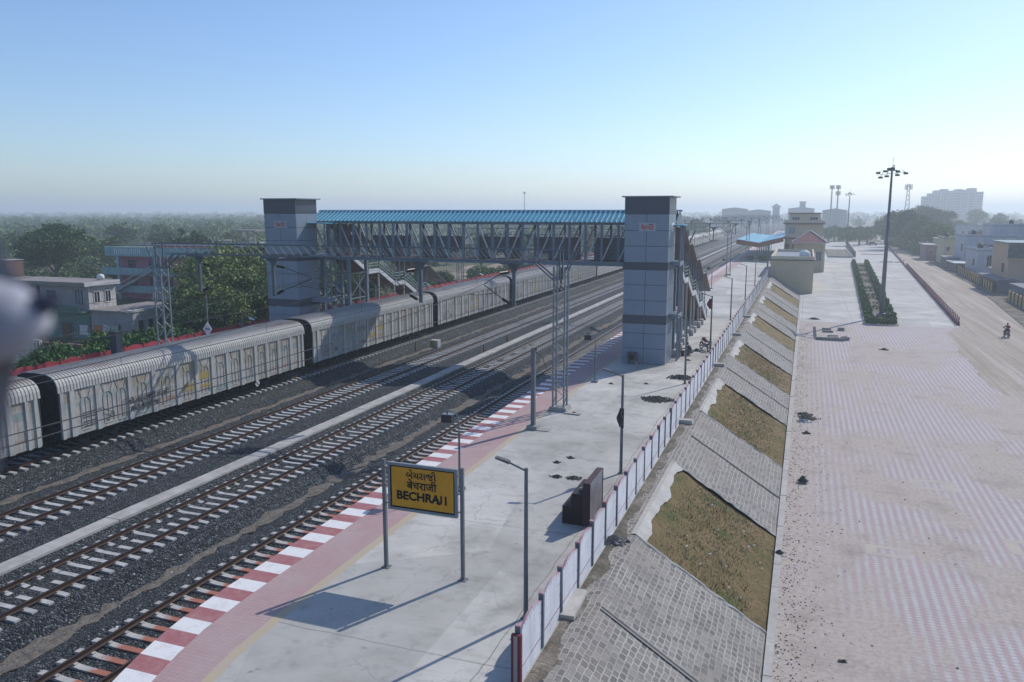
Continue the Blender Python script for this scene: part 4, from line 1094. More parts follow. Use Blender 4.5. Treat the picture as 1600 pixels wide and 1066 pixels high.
# trees seen through / under the bridge and beyond
r2 = random.Random(5)
mids = [(-160,150,'far'),(-178,160,'far_o'),(-150,170,'far'),(-135,150,'far_d'),(-190,185,'far_o'),(-215,190,'far_o'),(-232,180,'far'),(-205,215,'far_d'),(-180,220,'far_o'),(-165,205,'far'),
        (-140,200,'far_o'),(-120,190,'far'),(-104,165,'far_d'),(-92,150,'far'),(-84,170,'far_d'),(-76,185,'far'),(-112,215,'far_d'),(-95,205,'far_o'),(-66,210,'far_d'),(-80,228,'far'),(-60,240,'far_d'),(-70,265,'far'),
        (-240,230,'far_d'),(-262,215,'far'),(-55,285,'far_d'),(-62,310,'far'),(-54,340,'far_d'),(-72,330,'far'),(-58,380,'far'),(-68,410,'far_d'),(-56,450,'far'),(-62,500,'far_d')]
ORD = ['leftmost', 'second', 'third', 'fourth', 'fifth', 'sixth', 'seventh', 'eighth', 'ninth', 'tenth', 'eleventh', 'twelfth', 'thirteenth', 'fourteenth', 'fifteenth', 'sixteenth']
def zone(x, y): return 0 if x / y < -.82 else (1 if x / y < -.30 else 2)
ZT = ['tree in the hazy grove left of the lift towers', 'tree in the hazy grove behind the footbridge', 'tree in the hazy row by the far train']
cnt = [0, 0, 0]
for x, y, k in sorted(mids, key=lambda m: m[0] / m[1]):
    zz = zone(x, y); col_ = {'far': 'green', 'far_d': 'dark green', 'far_o': 'olive brown'}[k]
    l_ = f"{col_} {ZT[zz]}, {ORD[cnt[zz]] + (' from left' if cnt[zz] else '')}"; cnt[zz] += 1
    plant(k, x, y, s=r2.uniform(.8, 1.15), label=l_, group='trees in the hazy middle distance')
# right side
for i, (x, y, s_, l_) in enumerate([(16.8, 376, .95, 'forked tree with thick bare limbs on the pale yard'), (21.8, 384, .95, 'thick trunked tree right of the forked tree on the yard'), (9.8, 412, .8, 'leaning tree at the right side of the station building'), (13.0, 430, .9, 'tree behind the forked tree'), (26, 400, .9, 'tree behind the parked white vehicle'), (6, 440, .8, 'tree half hidden by the station building')]):
    plant('fork', x, y, s=s_, label=l_, group='yard trees behind the station building')
RT = [(38.5,330,1.1,'mid','round tree at the end of the yellow wall'),(43,318,.9,'olive','olive tree above the yellow wall'),(36.5,350,1.0,'dark','dark tree left of the yellow wall end'),(41,352,1.0,'mid','green tree behind the round tree at the wall'),(33,372,.85,'mid','tree right beside the upper part of the high mast'),
      (48,345,.9,'mid','tree between the yellow house and the round tree'),(34,410,1.1,'mid','tree just right of the high mast, farther back'),(44,420,1.2,'olive','olive crown behind the round tree row'),(55,470,1.15,'dark','tall tree under the lattice cell tower'),(66,480,1.0,'dark','second tall tree right of the lattice cell tower'),
      (78,500,.9,'mid','lower tree left of the white long house'),(72,395,.7,'dry2','reddish bare tree behind the white house'),(92,430,.8,'mid','tree in front of the long white house'),(104,440,.9,'dry2','brownish tree beside the long white house'),(118,430,1.2,'dark','dark tree at the right edge, above the roofs'),(128,436,1.1,'dark','dark tree cut by the right edge'),
      (96,700,1.4,'mid','brown green tree in front of the apartment block'),(122,705,1.3,'olive','olive tree in front of the apartment block'),(140,720,1.2,'mid','green tree at the right foot of the apartment block'),(108,560,1.0,'mid','mid distance tree left of the pale houses')]
tree_kind('dry2', 21, 8, 8, 2400, .45, 'dry', 7, .25)
for x, y, s_, k, l_ in RT: plant(k, x, y, s=s_*1.3, label=l_, group='trees on the village side')
# far-off woodland, one mass
def woodland(name, pts, leafs, m, label, seed):
    r_ = np.random.RandomState(seed); VV = []
    for (x, y, h, w_, n, leaf) in pts:
        nl = 5; lob = np.stack([r_.uniform(-.35,.35,nl)*w_, r_.uniform(-.35,.35,nl)*w_, h*r_.uniform(.35,.72,nl)], 1); lr = w_*r_.uniform(.2,.34,nl)
        i_ = r_.randint(0, nl, n); d = r_.normal(size=(n,3)); d /= np.linalg.norm(d,axis=1)[:,None]
        P_ = lob[i_] + d * (lr[i_]*(.7+.35*r_.rand(n)))[:,None] * np.array([1,1,.8]) + np.array([x,y,-2.3])
        a = r_.normal(size=(n,3)); a /= np.linalg.norm(a,axis=1)[:,None]; bb = np.cross(a, r_.normal(size=(n,3))); bb /= np.linalg.norm(bb,axis=1)[:,None]
        a *= leaf*.55; bb *= leaf*.45
        VV.append(np.stack([P_-a,P_+bb,P_+a,P_-bb],1).reshape(-1,3))
    V = np.concatenate(VV); n = len(V)//4
    me = D.meshes.new(name); me.vertices.add(4*n); me.vertices.foreach_set('co', V.ravel()); me.loops.add(4*n); me.loops.foreach_set('vertex_index', np.arange(4*n)); me.polygons.add(n)
    me.polygons.foreach_set('loop_start', np.arange(0,4*n,4)); me.update(calc_edges=True); me.materials.append(m)
    o = D.objects.new(name, me); COL.objects.link(o); return tag(o, label, None, kind='stuff')
r3 = np.random.RandomState(9)
def scatter(n, y0, y1, tmin, tmax, h, leaf, cnt, dens=0):
    out = []
    for _ in range(n):
        y = y0 + (y1-y0) * r3.rand() ** .8
        x = y * r3.uniform(tmin, tmax)
        if -58 < x < 60 and y < 640 and x > -58: continue
        if x > 0 and y < 620: continue
        s_ = r3.uniform(.7, 1.35); out.append((x, y, h*s_, h*1.25*s_, cnt, leaf*s_))
    return out
woodland('far_woodland', scatter(520, 250, 620, -1.65, -.13, 7.5, 1.25, 170), 0, LEAF['mid'], 'hazy green woodland on the plain to the left', 1)
woodland('far_woodland', scatter(420, 260, 900, -1.65, -.1, 7.5, 1.5, 120), 0, LEAF['olive'], 'hazy olive scrubland trees on the plain to the left', 2)
woodland('far_woodland', scatter(1100, 620, 1900, -1.7, .36, 8, 2.6, 60), 0, LEAF['mid'], 'faint blue-green woodland towards the horizon', 3)
woodland('far_woodland', scatter(900, 1600, 3600, -1.7, .42, 10, 6.0, 34), 0, LEAF['dark'], 'faintest tree line on the horizon', 4)

r3 = np.random.RandomState(21)
sc_ = []
for _ in range(330):
    y = r3.uniform(95, 260); x = -y * r3.uniform(.30, 1.75)
    if x > -66 or (-116 < x < -80 and 98 < y < 122) or (-90 < x < -56 and y > 120): continue
    s_ = r3.uniform(.7, 1.3); sc_.append((x, y, 3.6*s_, 6.0*s_, 260, .5))
woodland('scrub', sc_[:len(sc_)//2], 0, LEAF['mid'], 'green thorn scrub covering the ground behind the houses', 5)
woodland('scrub', sc_[len(sc_)//2:], 0, LEAF['dark'], 'darker thorn scrub covering the ground behind the houses', 6)

for i, (x, y, s_) in enumerate([(36.8,300,1.3),(37.6,306,1.5),(36.5,314,1.4),(39,322,1.7),(37.2,330,1.5),(36,340,1.6),(42,312,1.6),(45,326,1.8),(35.2,356,1.6),(34.4,372,1.5)]):
    plant(('bush','bush_o')[i % 2], x, y, s=s_, label=['nearest', 'second', 'third', 'fourth', 'fifth', 'sixth', 'seventh', 'eighth', 'ninth', 'tenth'][i] + ' bush under the village trees, going away along the yellow wall', group='bushes under the village trees', name='bush', cat='bush')
# ------------------------------------------------------------------ buildings, left side
def win(t, face, u, z, w_, h_, at, m=GLASS, fr=WHITE, bars=1, d=.06):
    """window on a wall: face 'y-' (wall plane y=at, u along x) or 'x+' (plane x=at, u along y)"""
    g = MB(); gp = MB(); k = .07
    if face == 'y-':
        g.box(u-k, u+w_+k, at-d, at-.004, z-k, z); g.box(u-k, u+w_+k, at-d, at-.004, z+h_, z+h_+k); g.box(u-k, u, at-d, at-.004, z, z+h_); g.box(u+w_, u+w_+k, at-d, at-.004, z, z+h_)
        for i in range(bars): xx = u + w_*(i+1)/(bars+1); g.box(xx-.025, xx+.025, at-d+.01, at-.02, z, z+h_)
        gp.box(u, u+w_, at-.02, at+.02, z, z+h_)
    else:
        g.box(at+.004, at+d, u-k, u+w_+k, z-k, z); g.box(at+.004, at+d, u-k, u+w_+k, z+h_, z+h_+k); g.box(at+.004, at+d, u-k, u, z, z+h_); g.box(at+.004, at+d, u+w_, u+w_+k, z, z+h_)
        for i in range(bars): yy = u + w_*(i+1)/(bars+1); g.box(at+.02, at+d-.01, yy-.025, yy+.025, z, z+h_)
        gp.box(at-.02, at+.02, u, u+w_, z, z+h_)
    wn = g.build('window', fr, t, world=True); gp.build('pane', m, wn, world=True); return wn
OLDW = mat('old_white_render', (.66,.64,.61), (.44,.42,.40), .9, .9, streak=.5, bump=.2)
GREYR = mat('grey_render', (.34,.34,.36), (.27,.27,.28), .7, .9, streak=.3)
MINT = mat('mint_green_wall', (.13,.25,.21), (.11,.20,.17), .8, .85, streak=.3)
ROOFC = mat('bare_concrete_roof', (.30,.27,.25), (.22,.20,.19), .6, .9, streak=.2)
GB = -2.27
t = thing('flat_roofed_house', (-82, 73, GB), 'two-storey white house with a flat slab roof and two arched side windows', 'house')
g = MB(); g.box(-92, -78.5, 70, 73.9, 1.1, 4.05); g.build('upper_wall', GREYR, t, world=True)  # grey tone stands in for shade on the front of the white house
g = MB(); g.box(-78.5, -78.47, 69.98, 73.92, 1.1, 4.05); g.build('side_wall', OLDW, t, world=True)  # thin paler skin paints this side as sunlit
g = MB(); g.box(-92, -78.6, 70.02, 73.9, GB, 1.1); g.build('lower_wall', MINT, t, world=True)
g = MB(); g.box(-93, -78.1, 69.2, 74.3, 4.05, 4.5); g.build('roof_slab', ROOFC, t, world=True)
g = MB(); g.box(-78.1, -78.06, 69.18, 74.32, 4.02, 4.53); g.build('roof_edge', WHITEP, t, world=True)
g = MB(); g.box(-92, -78.4, 68.9, 69.98, 1.0, 1.12); 
for i in range(24): g.box(-86 + i*.3, -85.88 + i*.3, 68.92, 69.0, 1.1, 1.75)
g.box(-92, -78.7, 68.9, 69.0, 1.75, 1.85); g.build('balcony', MINT, t, world=True)
for yy in (70.75, 72.35):
    wn = win(t, 'x+', yy, 2.0, .75, 1.25, -78.47, bars=1)
    g = MB(); n = 8; g.prism([(yy-.12, 3.25), (yy+.87, 3.25)] + [(yy+.375+.5*math.cos(math.pi*i/n), 3.25+.38*math.sin(math.pi*i/n)) for i in range(1, n)], 'x', -78.465, -78.38); g.build('arch_hood', CONC, wn, world=True)
win(t, 'y-', -85.0, 2.4, 1.3, .9, 70, fr=DARKSTEEL, bars=2); win(t, 'y-', -80.4, 1.95, .9, 1.5, 70, m=mat('pale_shutter', (.25,.27,.30), None, 2, .7), fr=DARKSTEEL)
g = MB(); g.box(-86.6, -86.2, 69.9, 70, 1.9, 3.9); g.build('door', DARKSTEEL, t, world=True)
g = MB(); g.box(-83, -81.6, 69.9, 70, -2.2, -.4); g.build('door', mat('faded_wood_door', (.16,.11,.06), None, 3, .8), t, world=True)
t = thing('water_tank', (-79.9, 73.2, 4.5), 'small white water tank on the flat roof of the white house', 'water tank')
g = MB(); g.tube([(0,0,0),(0,0,.5),(0,0,.62),(0,0,.7)], [.42,.42,.3,.12], 14); g.build('tank_body', WHITE, t, smooth=True); g = MB(); g.disc((0,0,.72), .14, 'z', .06, 12); g.build('lid', CONC, t)
t = thing('low_flat_house', (-75, 72, GB), 'single-storey flat-roofed annex with a bare roof and small arched windows', 'house')
g = MB(); g.box(-78.4, -72.05, 70.0, 75.0, GB, 1.2); g.build('wall', GREYR, t, world=True)  # shade on the annex front is put into the grey colour
g = MB(); g.box(-72.05, -72.02, 69.98, 79.0, GB, 1.25); g.box(-78.4,-72.05,75,79,GB,1.2); g.build('side_wall', OLDW, t, world=True)  # lighter tone here paints in the sun on the side face
g = MB(); g.box(-78.4, -72.6, 69.6, 79.2, 1.2, 1.34); g.build('roof', ROOFC, t, world=True)
g = MB(); g.box(-72.6, -71.95, 69.55, 79.25, 1.19, 1.46); g.build('roof_edge', OLDW, t, world=True)
win(t, 'y-', -75.6, -1.4, 1.7, 1.1, 70, fr=GREYR, bars=0)
for yy in (70.7, 72.2, 73.6, 75.0): win(t, 'x+', yy, -1.3, .75, 1.5, -72.02, fr=OLDW, bars=0)
t = thing('roof_balustrade', (-74.5, 80, 1.35), 'dark roof balustrade with white balusters behind the bare flat roof', 'balustrade')
g = MB(); g.box(-4.5, 1.0, 0, .1, 0, .2); g.box(-4.5, 1.0, 0, .1, 1.0, 1.15); g.box(-4.5,1.0,.11,.14,0,1.1); g.build('rail', GREYR, t)
g = MB(); [g.box(-4.1+i*.62, -3.98+i*.62, -.02, .0, .22, .98) for i in range(8)]; g.build('balusters', WHITE, t)
g = MB(); g.box(1.0, 1.9, -.1, .5, -.2, 1.5); g.build('end_pillar', OLDW, t)

PINKW = mat('pink_wall', (.52,.20,.29), (.45,.17,.25), .8, .85, streak=.25)
AQUA = mat('aqua_balcony', (.33,.50,.50), (.27,.42,.43), .8, .8, streak=.3)
t = thing('pink_building', (-100, 110, GB), 'three-storey pink building with aqua balconies and an outside stair', 'building')
PX0, PX1, PYF = -111.5, -84, 106.5
g = MB(); g.box(PX0, PX1, PYF, 116, GB, 6.2); g.build('wall', PINKW, t, world=True)
for z0, x0 in ((5.2, PX0-1.6), (2.0, PX0-2.6), (-1.0, PX0-.6)):
    h_ = 1.45 if z0 > 5 else 1.15
    g = MB(); g.box(x0, PX1+.5, 104.9, PYF, z0-.12, z0); g.build('balcony_floor', CONC, t, world=True)
    g = MB(); g.box(x0, PX1+.5, 104.9, 105.02, z0, z0+h_); g.box(x0, x0+.12, 105.02, 116, z0, z0+h_); pb = g.build('balcony_parapet', AQUA, t, world=True)
    g = MB()
    for i in range(30):
        xx = x0 + (2.2 if z0 > 5 else 11) + i*.42
        if xx < PX1 - 4 and (z0 < 5 or i < 14): g.box(xx, xx+.13, 104.86, 104.9, z0+.3, z0+h_-.25)
    g.build('baluster_slots', WHITE if z0 > 5 else DARKSTEEL, pb, world=True)
g = MB(); g.box(PX0-.9, PX1, 105.2, 116, 6.9, 7.02); g.build('roof_edge', DARKSTEEL, t, world=True)
for x in (-110.5, -102.3, -94, -86):
    g = MB(); g.box(x-.25, x+.25, 104.95, 105.4, GB, 5.2); g.build('column', AQUA, t, world=True)
for z in (2.75, -.3):
    for x in (-109.5, -105.0, -101.6, -95.0, -91, -87.5): win(t, 'y-', x, z+.1, 1.35, 1.5, PYF, fr=DARKSTEEL, bars=1, m=mat('curtained_glass', (.11,.09,.10), None, 1, .4), d=.1)
g = MB(); g.prism([(-110.5,-.9),(-102.5,2.6),(-102.5,3.0),(-110.5,-.5)], 'y', 104.2, 104.85); g.prism([(-110.5,0),(-102.5,3.5),(-102.5,3.7),(-110.5,.2)], 'y', 104.15, 104.25); g.build('outside_stair', CONC_L, t, world=True)
t = thing('brick_red_wall', (-112.5, 86, GB), 'tall plain reddish brown building side behind the blurred bird', 'building')
g = MB(); g.box(-13, 0, 0, 3, 0, 7.6); g.build('wall', mat('reddish_brown_wall', (.21,.12,.10), (.17,.10,.085), .5, .9, streak=.3), t)
g = MB(); g.box(-13.2, .1, -.1, 3.1, 7.6, 7.7); g.build('parapet', CONC, t); g = MB(); g.box(-6,-5,-.05,0,4,5.4); g.build('window', GLASS, t)
t = thing('boundary_wall', (-64, 49, GB), 'rough grey plastered compound wall at the left, with a dark pipe at its corner', 'wall')
g = MB(); g.box(-12, 3.0, 0, .3, 0, 4.1); g.build('wall', OLDW, t); g = MB(); g.box(3.0, 7.4, .3, .6, 0, 3.9); g.build('brick_wing', mat('rough_brick', (.20,.10,.075), (.25,.17,.13), 1.5, .95), t)
g = MB(); g.tube([(3.0,-.08,.6),(3.0,-.08,4.1)], .08, 6); g.build('pipe', DARKSTEEL, t)
t = thing('roof_garden_plant', (-62.5, 49.2, 1.85), 'pale spiky potted plant on the grey compound wall', 'potted plant')
g = MB(); 
for i in range(40):
    a = rnd.uniform(0, 6.28); e = rnd.uniform(.3, .9); g.add([(0,0,.1),(.06,.03,.12),(math.cos(a)*e, math.sin(a)*e, rnd.uniform(.2,.8))], [(0,1,2)])
g.build('leaves', mat('pale_leaf', (.42,.42,.32), None, 3, .8), t, recalc=False); g = MB(); g.tube([(0,0,0),(0,0,.15)],[.14,.18],8); g.build('pot', REDP, t)
for i, (x, y, z, c, l_) in enumerate([(-70.6,62,.3,(.55,.58,.62),'white cloth sheet drying left of the orange one'), (-68.6,62,.35,(.45,.17,.04),'orange cloth sheet drying on the line behind the hedge'), (-67.4,62,.5,(.50,.50,.56),'pale lilac cloth sheet right of the orange one'), (-66.4,62,.55,(.36,.40,.40),'grey cloth bundle at the right end of the line')]):
    g = MB(); rows = [[(-.55 + .22*k, .06*math.sin(k*1.7 + j), -.2*j) for k in range(6)] for j in range(6)]
    g.sheet(rows); g.sheet([[(a, b_+.02, c_) for a, b_, c_ in r_] for r_ in rows]); o = g.build('hanging_cloth', mat(f'cloth_{l_.split()[0]}', c, None, 2, .9)); o.location = (x, y, z+.6); tag(o, l_, 'cloth', 'washing on the line')
g = MB(); g.tube([(-72,62,-2.2),(-72,62,1.2)], .05, 6); g.tube([(-65.6,62,-2.2),(-65.6,62,1.3)], .05, 6); g.tube([(-72,62,1.0),(-69,62,.93),(-65.6,62,1.1)], .015, 4); tag(g.build('washing_line', DARKSTEEL), 'washing line with two thin poles behind the hedge', 'washing line')
t = thing('unfinished_house', (-160, 200, GB), 'unfinished grey two-storey frame house beyond the trees, left of the lift tower', 'house')
g = MB(); g.box(-4.5,4,0,6,0,5.6); g.build('wall', GREYR, t)
g = MB(); g.box(-5,4.4,-.4,6.4,8.9,9.3); g.build('roof_slab', ROOFC, t); [MB().box(x, x+.4, 0, .4, 5.6, 8.9).build('column', ROOFC, t) for x in (-4.4,-1.6,1.2,3.6)]; g = MB(); g.box(4.0,8,0,4,0,5.5); g.build('white_wing', WHITEP, t)
for i, (x, y, wd, h_, l_) in enumerate([(-172,205,6,5.5,'small white house among the trees, left of the unfinished house'), (-390,330,9,6,'small pale house far off in the woodland at the left'), (-232,420,14,7,'long pale house far off behind the trees on the left'), (-90,335,26,6.5,'long low grey shed seen through the footbridge at the left'), (-150,420,20,8,'grey shed above the left half of the footbridge roof'), (-118,300,12,7,'pale house seen through the middle of the footbridge'), (-72,218,5,3,'small blue painted hut under the footbridge')]):
    t = thing('house', (x, y, GB), l_, 'house'); m_ = mat('blue_hut_wall', (.06,.16,.30), None, 1, .8) if 'blue' in l_ else (WHITEP if i < 2 else GREYR)
    g = MB(); g.box(-wd/2, wd/2, 0, 7, 0, h_); g.build('wall', m_, t); g = MB(); g.box(-wd/2-.4, wd/2+.4, -.5, 7.5, h_, h_+.4); g.build('roof', ROOFC, t)
    for k in range(int(wd/3)): 
        g = MB(); g.box(-wd/2+1+k*2.8, -wd/2+2.1+k*2.8, -.04, 0, h_*.45, h_*.45+1.3); g.build('window', GLASS, t)
g = MB(); g.box(-3.5,3.5,0,2.2,.5,2.6); g.box(-3.5,-1.8,0,2.2,.3,2.2)
t = thing('parked_truck', (-70, 222, GB), 'dark red truck parked behind the train, seen under the footbridge', 'truck'); g.build('cargo_body', mat('dark_red_truck', (.20,.03,.04), None, 1, .6), t)
g = MB(); g.box(3.5,5.0,.1,2.1,.5,2.2); g.build('cab', mat('dark_red_truck', (0,0,0)), t)
for x in (-2.4, -1.2, 4.0):
    g = MB(); g.disc((x, -.02, .5), .5, 'y', .25, 14); g.disc((x, 2.2, .5), .5, 'y', .25, 14); g.build('wheels', RUBBER, t)
# sandy bank under the bridge
g = MB(); rows = []
for i in range(12):
    y = 148 + i * 5; k = math.sin(math.pi*i/11); rows.append([(-76 - 5*k, y, GB+.03), (-72 - 2*k, y, GB + .1 + 2.0*k + .4*math.sin(i*1.7)), (-66, y, GB + .1 + 1.3*k), (-61 + k, y, GB+.02)])
g.sheet(rows); struct('sandy_bank', g, mat('pale_sand', (.36,.29,.22), (.20,.18,.11), .18, .95, bump=.4))
# things on the left platform behind the train
t = thing('dark_post', (-46.5, 43.5, PZ), 'stout dark square post rising behind the red fence arches', 'post')
g = MB(); g.box(-.28,.28,-.28,.28,0,3.2); g.build('post', mat('blue_black_paint', (.03,.045,.07), None, 2, .7), t); g = MB(); g.box(-.32,.32,-.32,.32,3.2,3.3); g.build('cap', DARKSTEEL, t)
t = thing('diamond_sign', (-46.5, 53, PZ), 'white diamond sign with blue lettering on a thin pole behind the train', 'signal sign')
g = MB(); g.tube([(0,0,0),(0,0,5.0)], .05, 6); g.build('pole', GALV, t)
g = MB(); g.prism([(0,1.55),(.46,2.15),(0,2.75),(-.46,2.15)], 'y', -.09, -.06); dm = g.build('diamond_board', WHITE, t)
BLU = mat('sign_blue', (.03,.07,.30), None, 3, .6)
g = MB(); g.box(-.2,.2,-.1,-.092,2.1,2.2); n = 14
for i in range(n): a0, a1 = 2*math.pi*i/n, 2*math.pi*(i+1)/n; g.bar((.2*math.cos(a0),-.096,2.15+.25*math.sin(a0)), (.2*math.cos(a1),-.096,2.15+.25*math.sin(a1)), .05, .008)
g.build('blue_mark', BLU, dm)
def hook_lamp(x, y, l_, rz=0, s=1.0):
    t = thing('curved_arm_lamp', (x, y, PZ), l_, 'street lamp', 'curved-arm lamps on the left platform', rz)
    g = MB(); g.tube([(0,0,0),(0,0,2.2)], .06, 8); g.build('pole', GALV, t)
    g = MB(); g.tube([(0,0,2.2),(.03,0,2.6),(.25,0,2.85),(.6,0,2.85),(.85,0,2.6)], .03, 6); g.build('curved_arm', GALV, t)
    g = MB(); g.prism([(.75,2.55),(1.3,2.40),(1.32,2.48),(.8,2.68)], 'y', -.12, .12); g.build('lamp_head', WHITEP, t)
hook_lamp(-46.4, 57.2, 'curved-arm lamp behind the train, left of the left lift tower'); hook_lamp(-46.3, 66, 'curved-arm lamp behind the left lift tower'); hook_lamp(-46.3, 92, 'curved-arm lamp past the foot of the left stairs'); hook_lamp(-46.3, 110, 'second curved-arm lamp past the left stairs')
t = thing('traffic_flag', (-50.5, 62, 1.0), 'small violet cloth kite caught in the bush left of the lift tower', 'cloth')
g = MB(); g.add([(-.35,0,-.2),(.1,.1,-.25),(.35,0,.3),(-.05,-.1,.15)], [(0,1,2,3)]); g.build('cloth', mat('violet_cloth', (.12,.10,.45), None, 3, .8), t, recalc=False)
# trackside boxes
t = thing('trackside_box', (-33.1, 68.2, -.3), 'pale trackside equipment box with yellow front between the train and the next track', 'equipment box')
g = MB(); g.box(-.35,.45,0,.7,0,.75); g.build('casing', CONC_L, t); g = MB(); g.box(-.33,.05,-.03,0,.02,.7); g.build('yellow_front', mat('trackside_yellow', (.38,.26,.03), None, 2, .7), t)
for (x, y, l_) in ((-34.2, 66.6, 'short dark marker stake left of the trackside box'), (-27.5, 67.3, 'rusty marker stake by the drain wall'), (-27.5, 73.5, 'second rusty marker stake farther along the drain wall')):
    g = MB(); g.prism([(-.07,0),(.07,0),(.05,.75),(-.05,.75)], 'y', -.06, .06); g.tube([(0,0,.7),(0,0,.85)], .03, 6); o = g.build('marker_stake', mat('rusty_stake', (.17,.09,.04), None, 3, .9)); o.location = (x, y, -.35); tag(o, l_, 'marker stake')

# ------------------------------------------------------------------ station side (right)
TAN = mat('tan_render', (.64,.53,.34), (.58,.48,.31), .35, .85, streak=.15)
TANB = mat('tan_render_light', (.72,.61,.42), (.66,.56,.39), .4, .85)
PURB = mat('plum_band', (.20,.12,.12), (.16,.10,.10), .5, .8)
t = thing('service_block', (-2.2, 170, -2.2), 'low tan flat-roofed block with no windows beside the platform fence', 'building')
g = MB(); g.box(-6.0, 1.5, 155, 184, -2.2, 3.75); g.build('wall', TAN, t, world=True)
g = MB(); g.box(-6.35, 1.85, 154.7, 184.3, 3.75, 3.92); g.build('cornice', PURB, t, world=True)
g = MB()
for q in ((-6.0,1.5,155,155.25),(-6.0,1.5,183.75,184),(-6.0,-5.75,155.25,183.75),(1.25,1.5,155.25,183.75)): g.box(*q, 3.92, 4.55)
g.build('parapet', TANB, t, world=True)
g = MB(); g.box(-5.75,1.25,155.25,183.75,3.92,3.97); g.build('roof_deck', mat('roof_blue_grey', (.27,.30,.34), (.21,.23,.27), .5, .8), t, world=True)
g = MB(); 
for i in range(5): g.box(-4.6+i*.95, -3.9+i*.95, 158, 158.8, 3.97, 4.25)
g.build('roof_blocks', WHITEP, t, world=True)
t = thing('white_water_tank', (-.2, 163, 3.97), 'white round water tank on the roof of the low tan block', 'water tank')
g = MB(); g.tube([(0,0,0),(0,0,1.0),(0,0,1.15),(0,0,1.35)], [.95,.95,.7,.25], 18); g.build('tank_body', WHITE, t, smooth=True); g = MB(); g.disc((0,0,1.38), .28, 'z', .1, 12); g.build('lid', WHITEP, t)
t = thing('station_building', (-1, 236, -2.2), 'tan two-storey station building with plum bands and a recessed top floor', 'building')
g = MB(); g.box(-5.6, 3.9, 229, 248, 5.6, 9.2); g.build('upper_floor_wall', TAN, t, world=True)
g = MB(); g.box(-5.6, 3.9, 229, 248, -2.2, 5.3); g.build('ground_floor_wall', TANB, t, world=True)
for z, e in ((9.2,.55),(5.3,.5)):
    g = MB(); g.box(-5.6-e, 3.9+e, 229-e, 248+e, z, z+.35); g.build('plum_band', PURB, t, world=True)
g = MB(); 
for q in ((-5.9,4.2,228.7,228.9),(-5.9,-5.7,228.9,248),(4.0,4.2,228.9,248)): g.box(*q, 9.55, 10.3)
g.build('parapet', TANB, t, world=True)
g = MB(); g.box(-4.8, 3.2, 233, 246, 9.55, 12.0); g.build('top_floor_wall', TANB, t, world=True)
g = MB(); g.box(-5.1, 3.5, 232.7, 246.3, 12.0, 12.25); g.build('top_roof', PURB, t, world=True)
for x in (-4.0, .6): win(t, 'y-', x, 10.3, 1.9, .75, 233, fr=WHITE, bars=2, m=plain('plum_glass', (.09,.05,.10), .3))
win(t, 'y-', -4.6, 5.9, 1.6, 2.6, 229, m=plain('sky_glass', (.25,.30,.36), .1), fr=WHITE, bars=1)
g = MB(); g.box(-6.0, -2.0, 227.8, 228.98, 5.65, 6.7); g.build('balcony', TANB, t, world=True)
for x in (-5.5, -3.4): win(t, 'y-', x, 1.3, 1.1, 2.6, 229, fr=PURB, bars=0)
t = thing('entrance_hall', (.8, 216, -2.2), 'entrance hall with a red hipped roof in front of the station building', 'building')
g = MB(); g.box(-2.7, 4.2, 211, 222, -2.2, 5.1); g.build('wall', TAN, t, world=True)
g = MB(); a, c, y0_, y1_, z0_, z1_ = -3.4, 4.9, 210, 223, 5.1, 7.9; mx, my = .75, 216.5
g.add([(a,y0_,z0_),(c,y0_,z0_),(c,y1_,z0_),(a,y1_,z0_),(mx,my-1.5,z1_),(mx,my+1.5,z1_)], [(0,1,4),(1,2,5,4),(2,3,5),(3,0,4,5),(0,3,2,1)]); g.build('hip_roof', mat('red_roof_tiles', (.26,.07,.075), (.21,.06,.07), .7, .7), t, world=True)
g = MB(); g.box(a-.08, c+.08, y0_-.08, y1_+.08, z0_-.2, z0_-.01); g.bar((c,y0_,z0_+.05),(mx,my-1.5,z1_+.05),.18); g.bar((a,y0_,z0_+.05),(mx,my-1.5,z1_+.05),.18); g.build('roof_edge', WHITEP, t, world=True)
for x in (-1.6, 0.6, 2.4): win(t, 'y-', x, .6, 1.2, 2.2, 211, fr=WHITEP, bars=1, m=plain('blue_glass', (.10,.13,.20), .2))
g = MB(); g.box(-2.9,-2.5,210.8,211.3,-2.2,5.1); g.box(3.9,4.4,210.8,211.3,-2.2,5.1); g.build('corner_pillar', TANB, t, world=True)
# platform canopy
t = thing('platform_canopy', (-11, 222, PZ), 'butterfly platform canopy with blue roof sheets and an orange brown fascia', 'canopy')
CY0, CY1 = 200, 262
g = MB(); xs_ = [(-15.8, 6.0), (-10.6, 5.25), (-5.1, 6.7)]
for (xa, za), (xb, zb) in zip(xs_[:-1], xs_[1:]): g.sheet([[(xa, y, za), (xb, y, zb)] for y in np.linspace(CY0, CY1, 30)])
g.build('roof', BLUE, t, world=True)
OR = mat('orange_brown_fascia', (.30,.13,.07), (.24,.10,.07), .5, .8)
g = MB(); 
for (xa, za), (xb, zb) in zip(xs_[:-1], xs_[1:]): g.prism([(xa,za-1.15),(xb,zb-1.15),(xb,zb-.03),(xa,za-.03)], 'y', CY0-.05, CY0+.05)
g.box(-15.85,-15.75,CY0+.05,CY1,4.9,5.97); g.build('fascia', OR, t, world=True)
for y in range(CY0+4, CY1, 9):
    g = MB(); g.tube([(-10.6,y,PZ),(-10.6,y,5.2)], .14, 8); g.bar((-10.6,y,4.6),(-15.2,y,5.7),.12); g.bar((-10.6,y,4.6),(-5.6,y,6.2),.12); g.build('canopy_column', STEELBLUE, t, world=True)
PLANTP = TREES['bush'][0]
